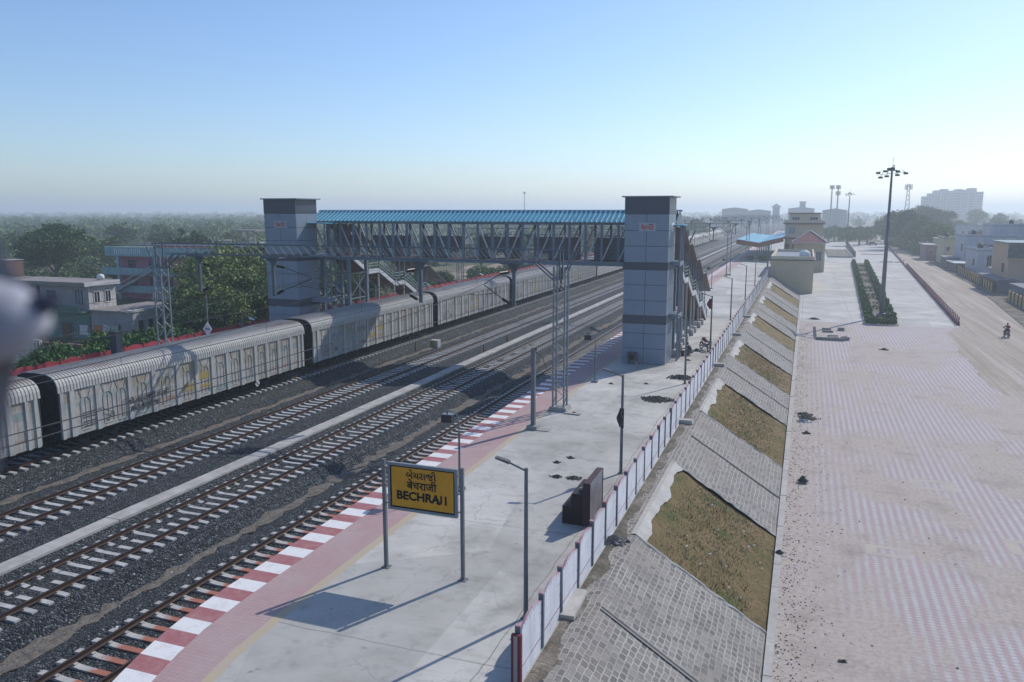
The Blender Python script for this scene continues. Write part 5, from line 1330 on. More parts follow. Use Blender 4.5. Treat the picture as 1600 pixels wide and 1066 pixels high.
for i, (x, y) in enumerate([(-12.2,199),(-9.6,198),(-8.4,197)]):
    o = thing('potted_shrub', (x, y, PZ), ['leftmost dark shrub under the front of the blue canopy','middle dark shrub under the front of the blue canopy','rightmost dark shrub under the front of the blue canopy'][i], 'shrub'); o.scale = (.35,.35,.6); lump('foliage', o, None, PLANTP)
for i, y in enumerate((172, 178, 192)):
    t = thing('canopy_post', (-7.3 - i*.1, y, PZ), ['thin post on the platform left of the tan block, nearest', 'thin post on the platform left of the tan block, middle', 'thin post on the platform by the canopy end'][i], 'post'); g = MB(); g.tube([(0,0,0),(0,0,4.6)], .08, 6); g.build('pole', POLEGREY, t); g = MB(); g.box(-.5,.05,-.08,.08,4.55,4.65); g.build('lamp_head', POLEGREY, t)

# forecourt median with hedge, maroon railing, low walls
def medx(y): return 7.9 + (y-115)*.0335, 12.0 + (y-115)*.0375
t = thing('planted_median', (10, 116, -2.2), 'long forecourt island edged with green hedge, the high mast standing in it', 'median')
g = MB(); ring = []
ys2 = list(np.linspace(115.5, 252, 24))
l0 = [(medx(y)[0], y) for y in ys2]; r0_ = [(medx(y)[1], y) for y in ys2]
front = [(medx(115.5)[0] + (medx(115.5)[1]-medx(115.5)[0])*(1-math.cos(math.pi*i/8))/2, 115.5 - 1.6*math.sin(math.pi*i/8)) for i in range(1, 8)]
outline = l0[::-1] + front + r0_
n = len(outline)
for (xa, ya), (xb, yb) in zip(outline[:-1], outline[1:]): g.bar((xa, ya, -2.2+.08), (xb, yb, -2.2+.08), .22, .18)
g.build('kerb', CONC_L, t, world=True)
g = MB(); g.prism(outline, 'z', -2.3, -2.14); g.build('soil_bed', RUBBLE, t, world=True)
r_ = np.random.RandomState(3); V = []
pts = []
for (xa, ya), (xb, yb) in zip(outline[:-1], outline[1:]):
    m_ = int(max(60, math.hypot(xb-xa, yb-ya) * 150)); k = r_.rand(m_)
    inn = 1 if xa < medx(ya)[0] + .3 else -1
    xx = xa + (xb-xa)*k + inn*(.15 + .95*r_.rand(m_)**1.2) * (0.3 if ya < 115.6 and inn == -1 and xa < medx(116)[1]-.4 else 1); yy = ya + (yb-ya)*k + (.5 if ya < 115.6 else 0) + r_.rand(m_)*.4
    hh = (.75 + .25*np.sin(yy*1.7) + .2*np.sin(yy*.6+xx))
    pts.append(np.stack([xx, yy, -2.14 + hh*r_.rand(m_)**.7], 1))
kk = r_.rand(2600); yy = 117 + 134*kk; lo = 7.9+(yy-115)*.0335; hi = 12.0+(yy-115)*.0375; cc = np.sin(yy*.9)+np.sin(yy*.37+2) > .2
q_ = np.stack([lo + .8 + (hi-lo-1.6)*r_.rand(2600), yy, -2.12 + .25*r_.rand(2600)], 1)[cc]; pts.append(q_)
P_ = np.concatenate(pts); n = len(P_); a = r_.normal(size=(n,3)); a /= np.linalg.norm(a,axis=1)[:,None]; bb = np.cross(a, r_.normal(size=(n,3))); bb /= np.linalg.norm(bb,axis=1)[:,None]
a *= .17; bb *= .12; V = np.stack([P_-a,P_+bb,P_+a,P_-bb],1).reshape(-1,3) - np.array([10,116,-2.2])
me = D.meshes.new('hedge'); me.vertices.add(4*n); me.vertices.foreach_set('co', V.ravel()); me.loops.add(4*n); me.loops.foreach_set('vertex_index', np.arange(4*n)); me.polygons.add(n); me.polygons.foreach_set('loop_start', np.arange(0,4*n,4)); me.update(calc_edges=True); me.materials.append(LEAF['bush'])
lump('hedge', t, None, me)
def high_mast(x, y, h, l_, s=1.0):
    t = thing('high_mast_light', (x, y, -2.2), l_, 'high mast light', 'high mast lights of the forecourt')
    g = MB(); g.tube([(0,0,0),(0,0,h*.5),(0,0,h)], [.34*s,.24*s,.13*s], 12); g.build('mast', POLEGREY, t, smooth=True)
    g = MB(); g.prism([(-.6,0),(.6,0),(.55,.5),(-.55,.5)], 'y', -.55, .55); g.build('base', CONC, t)
    g = MB(); n = 16
    for i in range(n): a0, a1 = 2*math.pi*i/n, 2*math.pi*(i+1)/n; g.bar((.62*math.cos(a0),.62*math.sin(a0),h-.15), (.62*math.cos(a1),.62*math.sin(a1),h-.15), .08)
    for k in range(3): a0 = k*math.pi/3; g.bar((-.62*math.cos(a0),-.62*math.sin(a0),h-.1),(.62*math.cos(a0),.62*math.sin(a0),h-.1),.06)
    g.bar((-1.85,0,h-.75),(1.8,.1,h-.35),.05); g.bar((-.9,-.9,h-.5),(.9,.9,h-.5),.05); g.build('head_ring', GALV, t)
    for i, (a0, rr, dz) in enumerate([(0,1.75,-.55),(.7,1.0,-.75),(2.5,1.0,-.2),(3.14,1.75,-.45),(3.5,1.55,-1.1),(4.0,1.05,-.95),(5.4,1.05,-.3),(1.4,.75,.1),(4.7,.8,.12),(2.0,.75,.12)]):
        g = MB(); cx_, cy_ = rr*math.cos(a0), rr*math.sin(a0); g.box(cx_-.28, cx_+.28, cy_-.2, cy_+.2, h+dz-.14, h+dz+.12); g.bar((cx_,cy_,h+dz+.1),(cx_*.7,cy_*.7,h-.1),.05); g.build('floodlight', DARKSTEEL, t)
    g = MB(); g.bar((0,0,h),(.08,0,h+1.6*s),.05); g.build('lightning_rod', GALV, t); g = MB(); g.tube([(.2,0,h+.35),(.2,0,h+.62)], .09, 8); g.bar((0,0,h+.3),(.2,0,h+.36),.05); g.build('warning_lamp', REDP, t)
high_mast(10.6, 124.1, 20.6, 'tall high mast light rising from the planted forecourt island'); high_mast(17.4, 400, 23.0, 'second high mast light, far behind the forked trees', 1.3)
t = thing('maroon_railing', (19.45, 118, -2.2), 'maroon kerb wall with short posts and rails between forecourt and dirt road', 'railing')
g = MB(); pp = [(railx(y), y) for y in (118, 160, 200, 250, 300, 350, 395)]
for (xa, ya), (xb, yb) in zip(pp[:-1], pp[1:]): g.prism([(xa-.13,ya),(xa+.13,ya),(xb+.13,yb),(xb-.13,yb)], 'z', -2.25, -1.78)
g.build('kerb_wall', MAROON, t, world=True)
pm = MB(); pm.box(-.07,.07,-.07,.07,.4,1.15); pmm = pm.mesh('post', MAROON)
for i in range(70):
    y = 118.2 + i*2.0 if i < 60 else 238 + (i-60)*15; p = lump('post', t, None, pmm); p.location = (railx(y)-19.45, y-118, 0)
g = MB()
for z in (-1.55, -1.3): 
    for (xa, ya), (xb, yb) in zip(pp[:-1], pp[1:]): g.bar((xa,ya,z),(xb,yb,z),.05)
g.build('rails', mat('pale_pink_rail', (.40,.32,.34), None, 2, .6), t, world=True)
t = thing('low_maroon_wall', (15.2, 284, -2.2), 'short maroon wall at the far corner of the forecourt', 'wall')
g = MB(); g.bar((0,0,.9),(1.6,88,.9),.25,1.8); g.build('wall', MAROON, t); g = MB(); g.bar((0,0,1.85),(1.6,88,1.85),.35,.1); g.build('coping', CONC, t)
t = thing('rubble_planter', (10.5, 280, -2.2), 'square stone-edged planter full of rubble beside the station building', 'planter')
g = MB(); g.box(-3.6,3.6,0,55,0,.25); g.build('bed', RUBBLE, t); g = MB(); g.box(-3.8,3.8,-.3,0,0,.5); g.box(3.6,3.9,0,55,0,.5); g.build('edging', CONC_L, t)
for i, (x0, x1, y, l_) in enumerate([(18.2,27,327,'farthest dark row of stones lying across the pale yard'), (18.0,25.4,303,'middle dark row of stones lying across the pale yard'), (20.5,26.4,259,'nearest dark row of stones, beside the maroon railing')]):
    g = MB(); x = x0
    while x < x1: s_ = rnd.uniform(.15,.4); g.prism([(x,0),(x+s_,0),(x+s_*.7,s_*.7),(x+.05,s_*.6)], 'y', -s_/2, s_/2); x += s_*.9
    o = g.build('stone_row', RUBBLE); o.location = (0, y, -2.2); tag(o, l_, 'row of stones')
# vehicle parked near the trees
t = thing('parked_vehicle', (27.5, 386, -2.2), 'white topped small vehicle parked under the yard trees', 'car')
g = MB(); g.prism([(-1.8,.35),(1.8,.35),(1.85,.95),(.9,1.05),(.5,1.6),(-1.5,1.65),(-1.8,1.0)], 'y', -.8, .8); g.build('body', mat('vehicle_dark', (.08,.08,.10), None, 1, .4), t)
g = MB(); g.box(-1.5,.5,-.78,.78,1.66,1.74); g.build('roof', WHITE, t)
for x in (-1.15, 1.15):
    g = MB(); g.disc((x,-.8,.35), .35, 'y', .2, 14); g.disc((x,.8,.35), .35, 'y', .2, 14); g.build('wheels', RUBBER, t)

# yellow boundary wall
YW = mat('yellow_boundary_wall', (.62,.47,.20), (.50,.39,.18), .8, .9, streak=.35); BRP = mat('brown_wall_pier', (.15,.09,.07), None, 1, .9)
def bwx(y): return 31.6 + (y - 130) * .040
t = thing('yellow_boundary_wall', (bwx(130), 130, -2.2), 'long boundary wall of yellow bays between brown piers beside the rubble strip', 'wall')
y = 128.0
while y < 325:
    if not (153 < y < 168):
        g = MB(); g.bar((bwx(y)+.0,y+.3,-1.35),(bwx(y+2.8),y+2.75,-1.35),.2,1.7); 
        if y < 300: g.build('bay', YW, t, world=True)
        g = MB(); g.box(bwx(y)-.2,bwx(y)+.2,y-.05,y+.3,-2.25,-.4); g.build('pier', BRP, t, world=True)
    y += 3.0
# village houses on the right
LILAC = mat('pale_lilac_wall', (.55,.57,.63), (.45,.47,.52), .6, .85, streak=.3); ORW = mat('pale_orange_wall', (.62,.45,.31), (.55,.40,.28), .6, .85, streak=.2)
YELW = mat('pale_yellow_wall', (.58,.54,.33), (.50,.47,.29), .6, .85, streak=.3); TINR = mat('old_tin_roof', (.34,.34,.35), (.24,.24,.25), .8, .6, streak=.3); GREENT = mat('teal_sheet', (.06,.17,.17), (.05,.13,.14), .7, .7)
GREYB = mat('grey_block_wall', (.20,.19,.20), (.16,.155,.165), .6, .9, streak=.3); WIN_D = plain('dark_opening', (.035,.035,.045), .6)
def house(x0, x1, y0, y1, h, m, label, wins=(), roof=TINR, over=.3, z=-2.27, extra=None, name='house'):
    t = thing(name, ((x0+x1)/2, (y0+y1)/2, z), label, 'house', None)
    g = MB(); g.box(x0, x1, y0, y1, z, z+h); g.build('wall', m, t, world=True)
    g = MB(); g.box(x0-over, x1+over, y0-over, y1+over, z+h, z+h+.2); g.build('roof', roof, t, world=True)
    g = MB(); pz = z+h+.2
    for q in ((x0,x1,y0,y0+.15),(x0,x0+.15,y0+.15,y1),(x1-.15,x1,y0+.15,y1)): g.box(*q, pz, pz+.45)
    if over < .25: g.build('parapet', m, t, world=True)
    for (f, u, zz, ww, hh) in wins:
        if f == 'y': win(t, 'y-', u, z+zz, ww, hh, y0, m=WIN_D, fr=WHITEP, bars=1, d=.08)
        else:
            g = MB(); g.box(x0-.06, x0+.01, u, u+ww, z+zz, z+zz+hh); w_ = g.build('window', WIN_D, t, world=True)
            g = MB(); g.box(x0-.09,x0-.06,u-.1,u+ww+.1,z+zz-.1,z+zz); g.box(x0-.09,x0-.06,u-.1,u+ww+.1,z+zz+hh,z+zz+hh+.1); g.build('window_frame', WHITEP, w_, world=True)
    return t
t = house(35.6, 47, 172, 186, 9.0, ORW, 'pale orange two-storey house with a teal corrugated screen, at the right edge', [('y',38.5,3.4,1.9,2.2),('x',175,3.4,2,1.8)], roof=mat('teal_roof', (.10,.20,.25), None, 1, .6), over=.5)
g = MB(); 
for i in range(26): g.box(35.4+i*.22, 35.53+i*.22, 171.25, 171.4, 4.1, 6.5)
g.box(35.3, 41.2, 171.42, 171.6, 4.05, 6.45); g.build('corrugated_screen', mat('striped_teal_screen', (.22,.25,.24), (.12,.15,.15), 2, .7), t, world=True)
g = MB(); g.box(35.2,41.4,171.1,172,3.75,4.03); g.build('balcony_slab', ORW, t, world=True)
t = house(36.5, 40.2, 207, 220, 6.0, LILAC, 'narrow pale lilac house with a tall end wall near the yellow wall', [('x',209,2.5,2,1.6),('y',38.6,2.5,.9,2.6)], over=.1)
house(40.3, 46.5, 214, 226, 6.6, GREYB, 'grey block house with a white framed door between the lilac house and the orange house', [('y',43.2,2.4,1.9,2.7)], over=.15)
house(38.5, 50, 236, 250, 8.4, LILAC, 'long pale lilac two-storey house behind the narrow lilac house', [('y',41.5,4.6,1.6,2.2),('x',238,4.5,2,2)], over=.1)
house(47, 56, 246, 262, 11.0, LILAC, 'pale block with a stair head standing above the lilac roofs', [('y',49,7.5,1,1)], over=.12)
house(36.6, 39.8, 255, 268, 7.2, YELW, 'pale yellow house left of the lilac houses', [('y',37.3,3.8,.8,1.2)], over=.2)
house(34.6, 38, 275, 288, 4.6, mat('faded_pink_wall', (.36,.25,.24), None, 1, .9), 'low faded pink house at the edge of the trees', [('y',35.6,1.8,.8,1.2)], over=.5)
house(39, 44, 280, 295, 6.3, ORW, 'small orange brown house behind the pale yellow one', [('y',40.5,3.5,1,1)], over=.3)
t = house(38.2, 44.0, 188, 200, 2.7, GREENT, 'teal shed with a pale tin roof behind the yellow wall', (), roof=TINR, over=.6, name='shed')
house(33.6, 36.4, 168.5, 186, 2.3, GREYB, 'low grey lean-to in front of the orange house', (), roof=mat('asbestos_roof', (.24,.25,.27), (.18,.19,.21), .8, .9), over=.4, name='shed')
house(34.0, 38.0, 148, 160, 2.4, mat('faded_blue_wall', (.16,.21,.28), None, 1, .9), 'faded blue lean-to at the right edge behind the yellow wall', (), roof=mat('asbestos_roof', (0,0,0)), over=.4, name='shed')
house(34.9, 37.4, 222, 234, 2.2, GREYB, 'low dark shed with white roof left of the narrow lilac house', (), roof=WHITEP, over=.5, name='shed')
house(35.5, 38.3, 240, 250, 2.6, GREYB, 'low shed with a pale roof by the trees and the yellow wall', (), roof=TINR, over=.4, name='shed')
t = house(72, 118, 470, 486, 7.5, WHITEP, 'long white low building behind the village trees', [('y',75+i*3.0,3.2,1.3,1.5) for i in range(5)], over=.2)
for i, (x0, x1, y0, h, l_) in enumerate([(100,122,400,12.5,'pale grey three-storey house at the right, above the lilac houses'), (124,142,410,12.0,'grey flat-roofed house near the right edge'), (84,96,380,6.0,'low white house left of the pale three-storey house'), (56,64,300,8.5,'pale house behind the stair head block'), (66,78,310,9.0,'pale blue house at the right edge behind the lilac roofs'), (62,74,262,8.3,'pale flat-roofed house at the right edge beside the stair head block')]):
    house(x0, x1, y0, y0+12, h, (LILAC, GREYB, WHITEP, LILAC, mat('pale_blue_wall', (.30,.36,.42), None, 1, .8), WHITEP)[i], l_, [('y',x0+2+k*3.2,h*.6,1.2,1.2) for k in range(int((x1-x0)/3.5))], over=.12)
for i, (x, y, z, l_) in enumerate([(38.0,212,3.95,'black water tank on the narrow lilac house'),(43.5,222,4.55,'black water tank on the grey block house'),(42.0,245,6.4,'black water tank on the long pale lilac house'),(38.0,262,5.15,'black water tank on the pale yellow house'),(52,252,9.0,'black water tank on the pale stair head block'),(44,181,6.95,'black water tank on the orange house')]):
    t = thing('water_tank', (x, y, z), l_, 'water tank', 'roof tanks of the village'); g = MB(); g.tube([(0,0,0),(0,0,1.0),(0,0,1.2),(0,0,1.35)], [.6,.6,.4,.18], 14); g.build('tank_body', plain('black_plastic', (.03,.03,.032), .5), t, smooth=True); g = MB(); g.disc((0,0,1.38), .2, 'z', .08, 10); g.build('lid', BLACK, t)
# apartment block far off
t = thing('apartment_block', (158, 1100, GB), 'large pale stepped apartment block on the horizon at the right', 'apartment block')
APT = mat('apartment_render', (.42,.41,.42), (.34,.33,.35), .15, .9); segs = [(131,137,30.5),(137,143,34),(143,150.5,37.5),(150.5,158,39.0),(160,166,37),(166,173,38.8),(173,180,38),(180,188,40),(188,195,35.5)]
for i, (a, c, h) in enumerate(segs):
    g = MB(); g.box(a, c, 1100 + (i % 2)*2.5, 1122, GB, h); wb = g.build('wing', APT, t, world=True)
    g = MB()
    for f in range(11):
        z = 1.5 + f*3.1
        if z < h - 2:
            for xx in (a+1.0, a+3.6): g.box(xx, xx+1.5, 1100+(i%2)*2.5-.15, 1100+(i%2)*2.5, z, z+1.5)
    g.build('windows', GLASS, wb, world=True)
g = MB(); g.box(158,160,1104,1120,GB,33); g.build('link', APT, t, world=True)
# telecom masts
def monopole(x, y, h, l_, two):
    t = thing('cell_monopole', (x, y, GB), l_, 'cell tower', 'slim cell towers on the horizon'); g = MB(); g.tube([(0,0,0),(0,0,h)], [.7,.45], 10); g.build('pole', POLEGREY, t)
    for z in ((h-1.6, h-6.5) if two else (h-1.6,)):
        for k in range(6):
            a = k*math.pi/3; g = MB(); g.box(1.5*math.cos(a)-.3,1.5*math.cos(a)+.3,1.5*math.sin(a)-.2,1.5*math.sin(a)+.2,z-1.5,z+1.5); g.bar((0,0,z),(1.5*math.cos(a),1.5*math.sin(a),z),.15); g.build('antenna', GREYR, t)
monopole(17.0, 700, 35.5, 'left one of the two slim cell towers, one ring of antennas', False); monopole(21.6, 700, 35.5, 'right one of the two slim cell towers, two rings of antennas', True)
monopole(-350, 1000, 40, 'lone slim cell tower above the middle of the footbridge roof', False)
t = thing('lattice_cell_tower', (72.4, 700, GB), 'lattice cell tower between the high mast and the apartment block', 'cell tower'); g = MB()
for z0_, z1_, w0_, w1_ in [(i*3.6, i*3.6+3.6, 2.3-i*.17, 2.3-(i+1)*.17) for i in range(10)]:
    for sx in (-1,1):
        for sy in (-1,1): g.bar((sx*w0_,sy*w0_,z0_),(sx*w1_,sy*w1_,z1_),.22)
    for s_ in (-1,1): g.bar((-w0_,s_*w0_,z0_),(w1_,s_*w1_,z1_),.14); g.bar((w0_,s_*w0_,z0_),(-w1_,s_*w1_,z1_),.14); g.bar((s_*w0_,-w0_,z0_),(s_*w1_,w1_,z1_),.14)
g.build('lattice', GALV, t)
for k in range(6):
    a = k*math.pi/3; g = MB(); g.box(2.4*math.cos(a)-.3,2.4*math.cos(a)+.3,2.4*math.sin(a)-.2,2.4*math.sin(a)+.2,31.5,35.5); g.bar((0,0,34),(2.4*math.cos(a),2.4*math.sin(a),34),.15); g.build('antenna', GREYR, t)
# far sheds and towers on the horizon above the tracks
for x0, x1, y, h, l_ in [(-88,-62,900,17,'hazy long shed left of the pagoda-like tower on the horizon'), (-62,-38,900,15,'hazy lower shed on the horizon'), (-20,6,900,17.5,'hazy block on the horizon left of the station roof'), (12,32,760,15.5,'hazy low block under the two slim cell towers')]:
    t = thing('far_building', ((x0+x1)/2, y, GB), l_, 'building'); g = MB(); g.box(-(x1-x0)/2,(x1-x0)/2,0,20,0,h); g.build('wall', GREYR, t); g = MB(); g.prism([(-(x1-x0)/2-1,h),((x1-x0)/2+1,h),(0,h+1.8)], 'y', -1, 21); g.build('roof', GREYR, t)
t = thing('far_tower', (-32, 900, GB), 'small pagoda-roofed water tower on the horizon above the tracks', 'water tower'); g = MB(); g.box(-3.5,3.5,-3.5,3.5,0,19); g.build('shaft', GREYR, t); g = MB(); g.add([(-5.5,-5.5,19),(5.5,-5.5,19),(5.5,5.5,19),(-5.5,5.5,19),(0,0,23)], [(0,1,4),(1,2,4),(2,3,4),(3,0,4),(0,3,2,1)]); g.build('roof', GREYR, t)
t = thing('far_stair_tower', (-6, 905, GB), 'narrow square head rising from the hazy block by the station roof', 'building'); g = MB(); g.box(-3,3,0,6,0,24); g.build('shaft', GREYR, t); g = MB(); g.box(-3.6,3.6,-.6,6.6,24,25); g.build('roof', GREYR, t)
# ------------------------------------------------------------------ rubble, heaps, litter
def chunk(g, x, y, z, s, r_):
    n = 5; a0 = r_.uniform(0, 6.28); ring = [(x + s*math.cos(a0+6.283*k/n)*r_.uniform(.6,1.15), y + s*math.sin(a0+6.283*k/n)*r_.uniform(.6,1.15), z + s*r_.uniform(.1,.4)) for k in range(n)]
    g.add(ring + [(x+s*r_.uniform(-.3,.3), y+s*r_.uniform(-.3,.3), z + s*r_.uniform(.6,.95)), (x, y, z - s*.2)], [(k, (k+1)%n, n) for k in range(n)] + [((k+1)%n, k, n+1) for k in range(n)])
def heap(name, loc, r, h, m, label, cat, seed=1, n=220, s=.09):
    r_ = random.Random(seed); g = MB(); rings = []
    for i in range(9):
        k = i / 8; rings.append([(r*(1-k)*math.cos(a)*(1+.18*math.sin(3*a+seed)+.08*math.sin(7*a)), r*.8*(1-k)*math.sin(a), h*(.5-.5*math.cos(math.pi*k)) + r_.uniform(-.015,.02)*(i > 0)) for a in [2*math.pi*j/22 for j in range(23)]])
    g.sheet(rings)
    for _ in range(n):
        a = r_.uniform(0, 6.28); q = math.sqrt(r_.random())*1.2; x, y = r*q*math.cos(a)*(1+.18*math.sin(3*a+seed)), r*.8*q*math.sin(a); z = h*(.5+.5*math.cos(math.pi*min(1, q)))*.95
        chunk(g, x, y, z, s*r_.uniform(.3,1.0), r_)
    o = g.build(name, m, recalc=False); o.location = loc; return tag(o, label, cat)
ASH = mat('black_wet_rubble', (.035,.038,.042), (.06,.06,.06), 4, .95); JUNK = mat('dark_rubbish', (.05,.055,.05), (.12,.11,.10), 5, .95)
heap('ballast_heap', (-8.4, 49.6, PZ), .95, .22, ASH, 'dark heap of stones on the open platform left of the fence', 'heap', 1)
heap('ballast_heap', (-7.9, 57.0, PZ), .95, .2, ASH, 'dark heap of stones at the foot of the third fence lamp', 'heap', 2)
for i, (x, y, r_, l_) in enumerate([(-9.2,33.2,.36,'dark rubbish pile nearest to the stepped booth'), (-10.0,33.1,.24,'scattered dark rags left of the rubbish pile'), (-10.6,35.1,.16,'small dark scrap left on the bare platform'), (-10.2,36.0,.18,'upper small dark scrap on the bare platform'), (-9.9,54.0,.14,'small stone lump in front of the lift tower'), (-12.4,44.4,.2,'small stone pile at the end of the slab by the lattice mast'), (-12.2,53.2,.16,'small scrap right of the second gooseneck lamp'),(-8.4,64.0,.2,'dark bag on the platform between the lift tower and the fence')]):
    heap('rubbish_pile', (x, y, PZ), r_, .1, JUNK, l_, 'rubbish', 10+i, 40, .06)
g = MB(); g.box(0,1.0,0,.35,0,.06); o = g.build('stone_slab', CONC); o.location = (-12.95, 44.1, PZ+.004); o.rotation_euler = (0,0,-.1); tag(o, 'thin concrete slab lying beside the foot of the lattice mast', 'slab')
g = MB(); g.box(-.22,.22,0,1.75,0,.12); o = g.build('stone_slab', PLASTER); o.location = (-6.0, 21.0, PZ+.02); o.rotation_euler = (0,0,.03); tag(o, 'loose pale concrete plank lying along the outside of the white fence', 'slab')
for i, (x, y, l_) in enumerate([(-5.95,44.5,'grey block at the fence foot, level with the second grass panel'), (-5.9,62.5,'grey block lying on the stone path near the lift tower'), (-5.9,79,'grey block on the stone path, farther up'), (-5.9,93,'grey block on the stone path, farthest')]):
    g = MB(); g.prism([(-.5,0),(.5,0),(.45,.22),(-.48,.2)], 'y', -.2, .25); o = g.build('concrete_block', CONC_L); o.location = (x, y, PZ); tag(o, l_, 'concrete block')
heap('stone_pile', (-5.95, 27.0, PZ-.02), .42, .28, mat('grey_rubble_stones', (.16,.155,.15), (.24,.23,.22), 3, .95), 'pile of grey stones at the fence foot beside the first grass panel', 'stone pile', 31, 60, .13)
# loose scraps of paper, bricks and stones: one scatter along the toe and one along the fence foot
r_ = random.Random(77)
def scatter_bits(name, n, fx, m, label, smin, smax, flat=False):
    g = MB()
    for _ in range(n):
        x, y, z = fx(); s_ = r_.uniform(smin, smax); a = r_.uniform(0, 3.14); c, s2 = math.cos(a)*s_, math.sin(a)*s_
        (g.prism([(x-c,y-s2),(x+s2*.6,y-c*.6),(x+c,y+s2),(x-s2*.7,y+c*.6)], 'z', z-.01, z + .012) if flat else chunk(g, x, y, z, s_, r_))
    return tag(g.build(name, m), label, None, kind='stuff')
scatter_bits('litter', 190, lambda: (TX + .3 + abs(r_.gauss(0, .45)), r_.uniform(18, 110), GZ+.0), mat('white_litter', (.60,.60,.60), (.45,.50,.58), 6, .8), 'white paper scraps along the kerb below the slope', .025, .085, True)
scatter_bits('loose_stones', 2600, lambda: (TX + .3 + abs(r_.gauss(0, .95)), 15 + 97*r_.random()**1.5, GZ), mat('dark_gravel_bits', (.13,.11,.09), (.24,.20,.17), 9, .95), 'small dark stones and clods along the kerb below the slope', .012, .05)
scatter_bits('loose_stones', 160, lambda: (r_.uniform(1, 16), r_.uniform(18, 112), GZ), mat('dark_gravel_bits', (0,0,0)), 'small dark stones scattered over the forecourt pavers', .012, .06)
scatter_bits('litter', 130, lambda: (lambda x: (x, r_.choice([r_.uniform(29,36.5), r_.uniform(48.5,57), r_.uniform(68,75.5), r_.uniform(68,75.5), r_.uniform(89,97)]), slopez(x)+.03))(r_.uniform(CX_+.6, TX-.3)), mat('white_litter', (0,0,0)), 'white paper scraps strewn on the grass panels', .02, .075, True)
scatter_bits('loose_stones', 900, lambda: (-6.1 + abs(r_.gauss(0,.2)), r_.uniform(14, 110), PZ-.02), mat('path_rubble', (.20,.19,.18), (.12,.115,.11), 6, .95), 'broken stones along the outer foot of the white fence', .015, .06)
scatter_bits('loose_stones', 30, lambda: (r_.uniform(-13.5,-7), r_.uniform(20, 64), PZ), mat('dark_gravel_bits', (0,0,0)), 'small pebbles on the bare platform concrete', .015, .04)
for i, (x, y, w_, d_, l_) in enumerate([(.6,61.3,.9,.3,'bundle of dark sacks and rags at the slope foot'), (.8,60.3,1.1,.3,'second bundle of dark sacks at the slope foot'), (.5,59.2,.7,.25,'pale blue plastic rag at the slope foot'), (.7,56,.35,.3,'low scrap of black plastic at the slope foot')]):
    heap('rubbish_bundle', (x, y, GZ), w_*.6, .18, JUNK if i != 2 else mat('pale_blue_plastic', (.22,.33,.36), None, 4, .6), l_, 'rubbish', 50+i, 30, .12)
heap('rubbish_bundle', (.55, 45.4, -2.1), .3, .3, JUNK, 'dark sack leaning at the bottom of the stone slope', 'rubbish', 61, 24, .1)
heap('rubbish_bundle', (-.35, 35.0, -2.1), .2, .14, JUNK, 'dark blue grey sack beside the kerb of the first grass panel', 'rubbish', 62, 14, .08)
scatter_bits('litter', 70, lambda: (r_.choice([-34, -21.5, -27.6, -20.6]) + r_.gauss(0,.35), 16 + 70*r_.random(), -.22), mat('white_litter', (0,0,0)), 'white paper and plastic scraps lying on the ballast', .03, .09, True)
# broken planter slabs on the forecourt
SLABM = mat('weathered_slab', (.33,.33,.31), (.22,.22,.21), 1.5, .9)
for i, (x, y, l, w_, h, a, tilt, l_) in enumerate([(3.2,99.0,3.2,.35,.35,-.05,0,'longest concrete beam of the broken pieces on the forecourt'), (1.55,100.6,.35,2.2,.3,.1,.62,'tilted concrete beam end standing up at the left of the broken pieces'), (3.6,101.8,1.2,.35,.25,0,0,'short beam in the middle of the broken pieces'), (3.65,100.6,1.2,.35,.25,.03,0,'short beam just behind the longest one'), (3.1,105.6,1.3,.35,.25,-.03,0,'short beam at the back of the broken pieces'), (3.0,107.4,1.1,.3,.3,-.12,0,'rearmost short beam of the broken pieces'), (5.0,99.6,.6,.5,.4,.3,0,'squat block at the right end of the longest beam'), (4.7,107.6,.8,.4,.4,.1,0,'dark block at the rear right of the broken pieces')]):
    g = MB(); g.prism([(-l/2,0),(l/2,0),(l/2-.05,h),(-l/2+.04,h*.95)], 'y', -w_/2, w_/2); o = g.build('concrete_beam', SLABM); o.location = (x, y, GZ + (.35 if tilt else 0)); o.rotation_euler = (tilt, 0, a); tag(o, l_, 'concrete beam')
heap('rubbish_bundle', (5.0, 101.5, GZ), .55, .2, JUNK, 'heap of broken bricks at the right of the fallen beams', 'rubbish', 71, 40, .12)
heap('rubbish_bundle', (8.6, 94.0, GZ), .45, .2, JUNK, 'dark lump lying alone on the forecourt pavers', 'rubbish', 72, 24, .12)
heap('rubbish_bundle', (1.6, 118, GZ), .8, .25, JUNK, 'dark rubbish near the kerb on the pale concrete', 'rubbish', 73, 34, .14)
g = MB(); g.add([(0,0,.01),(.32,.03,.01),(.22,.10,.10),(.34,.19,.02),(.02,.14,.03)], [(0,1,2),(0,2,4),(2,3,4)]); o = g.build('plastic_scrap', JUNK, recalc=False); o.location = (1.75, 26.8, GZ); tag(o, 'dark torn scrap on the dusty pavers at the bottom of the photo', 'scrap')

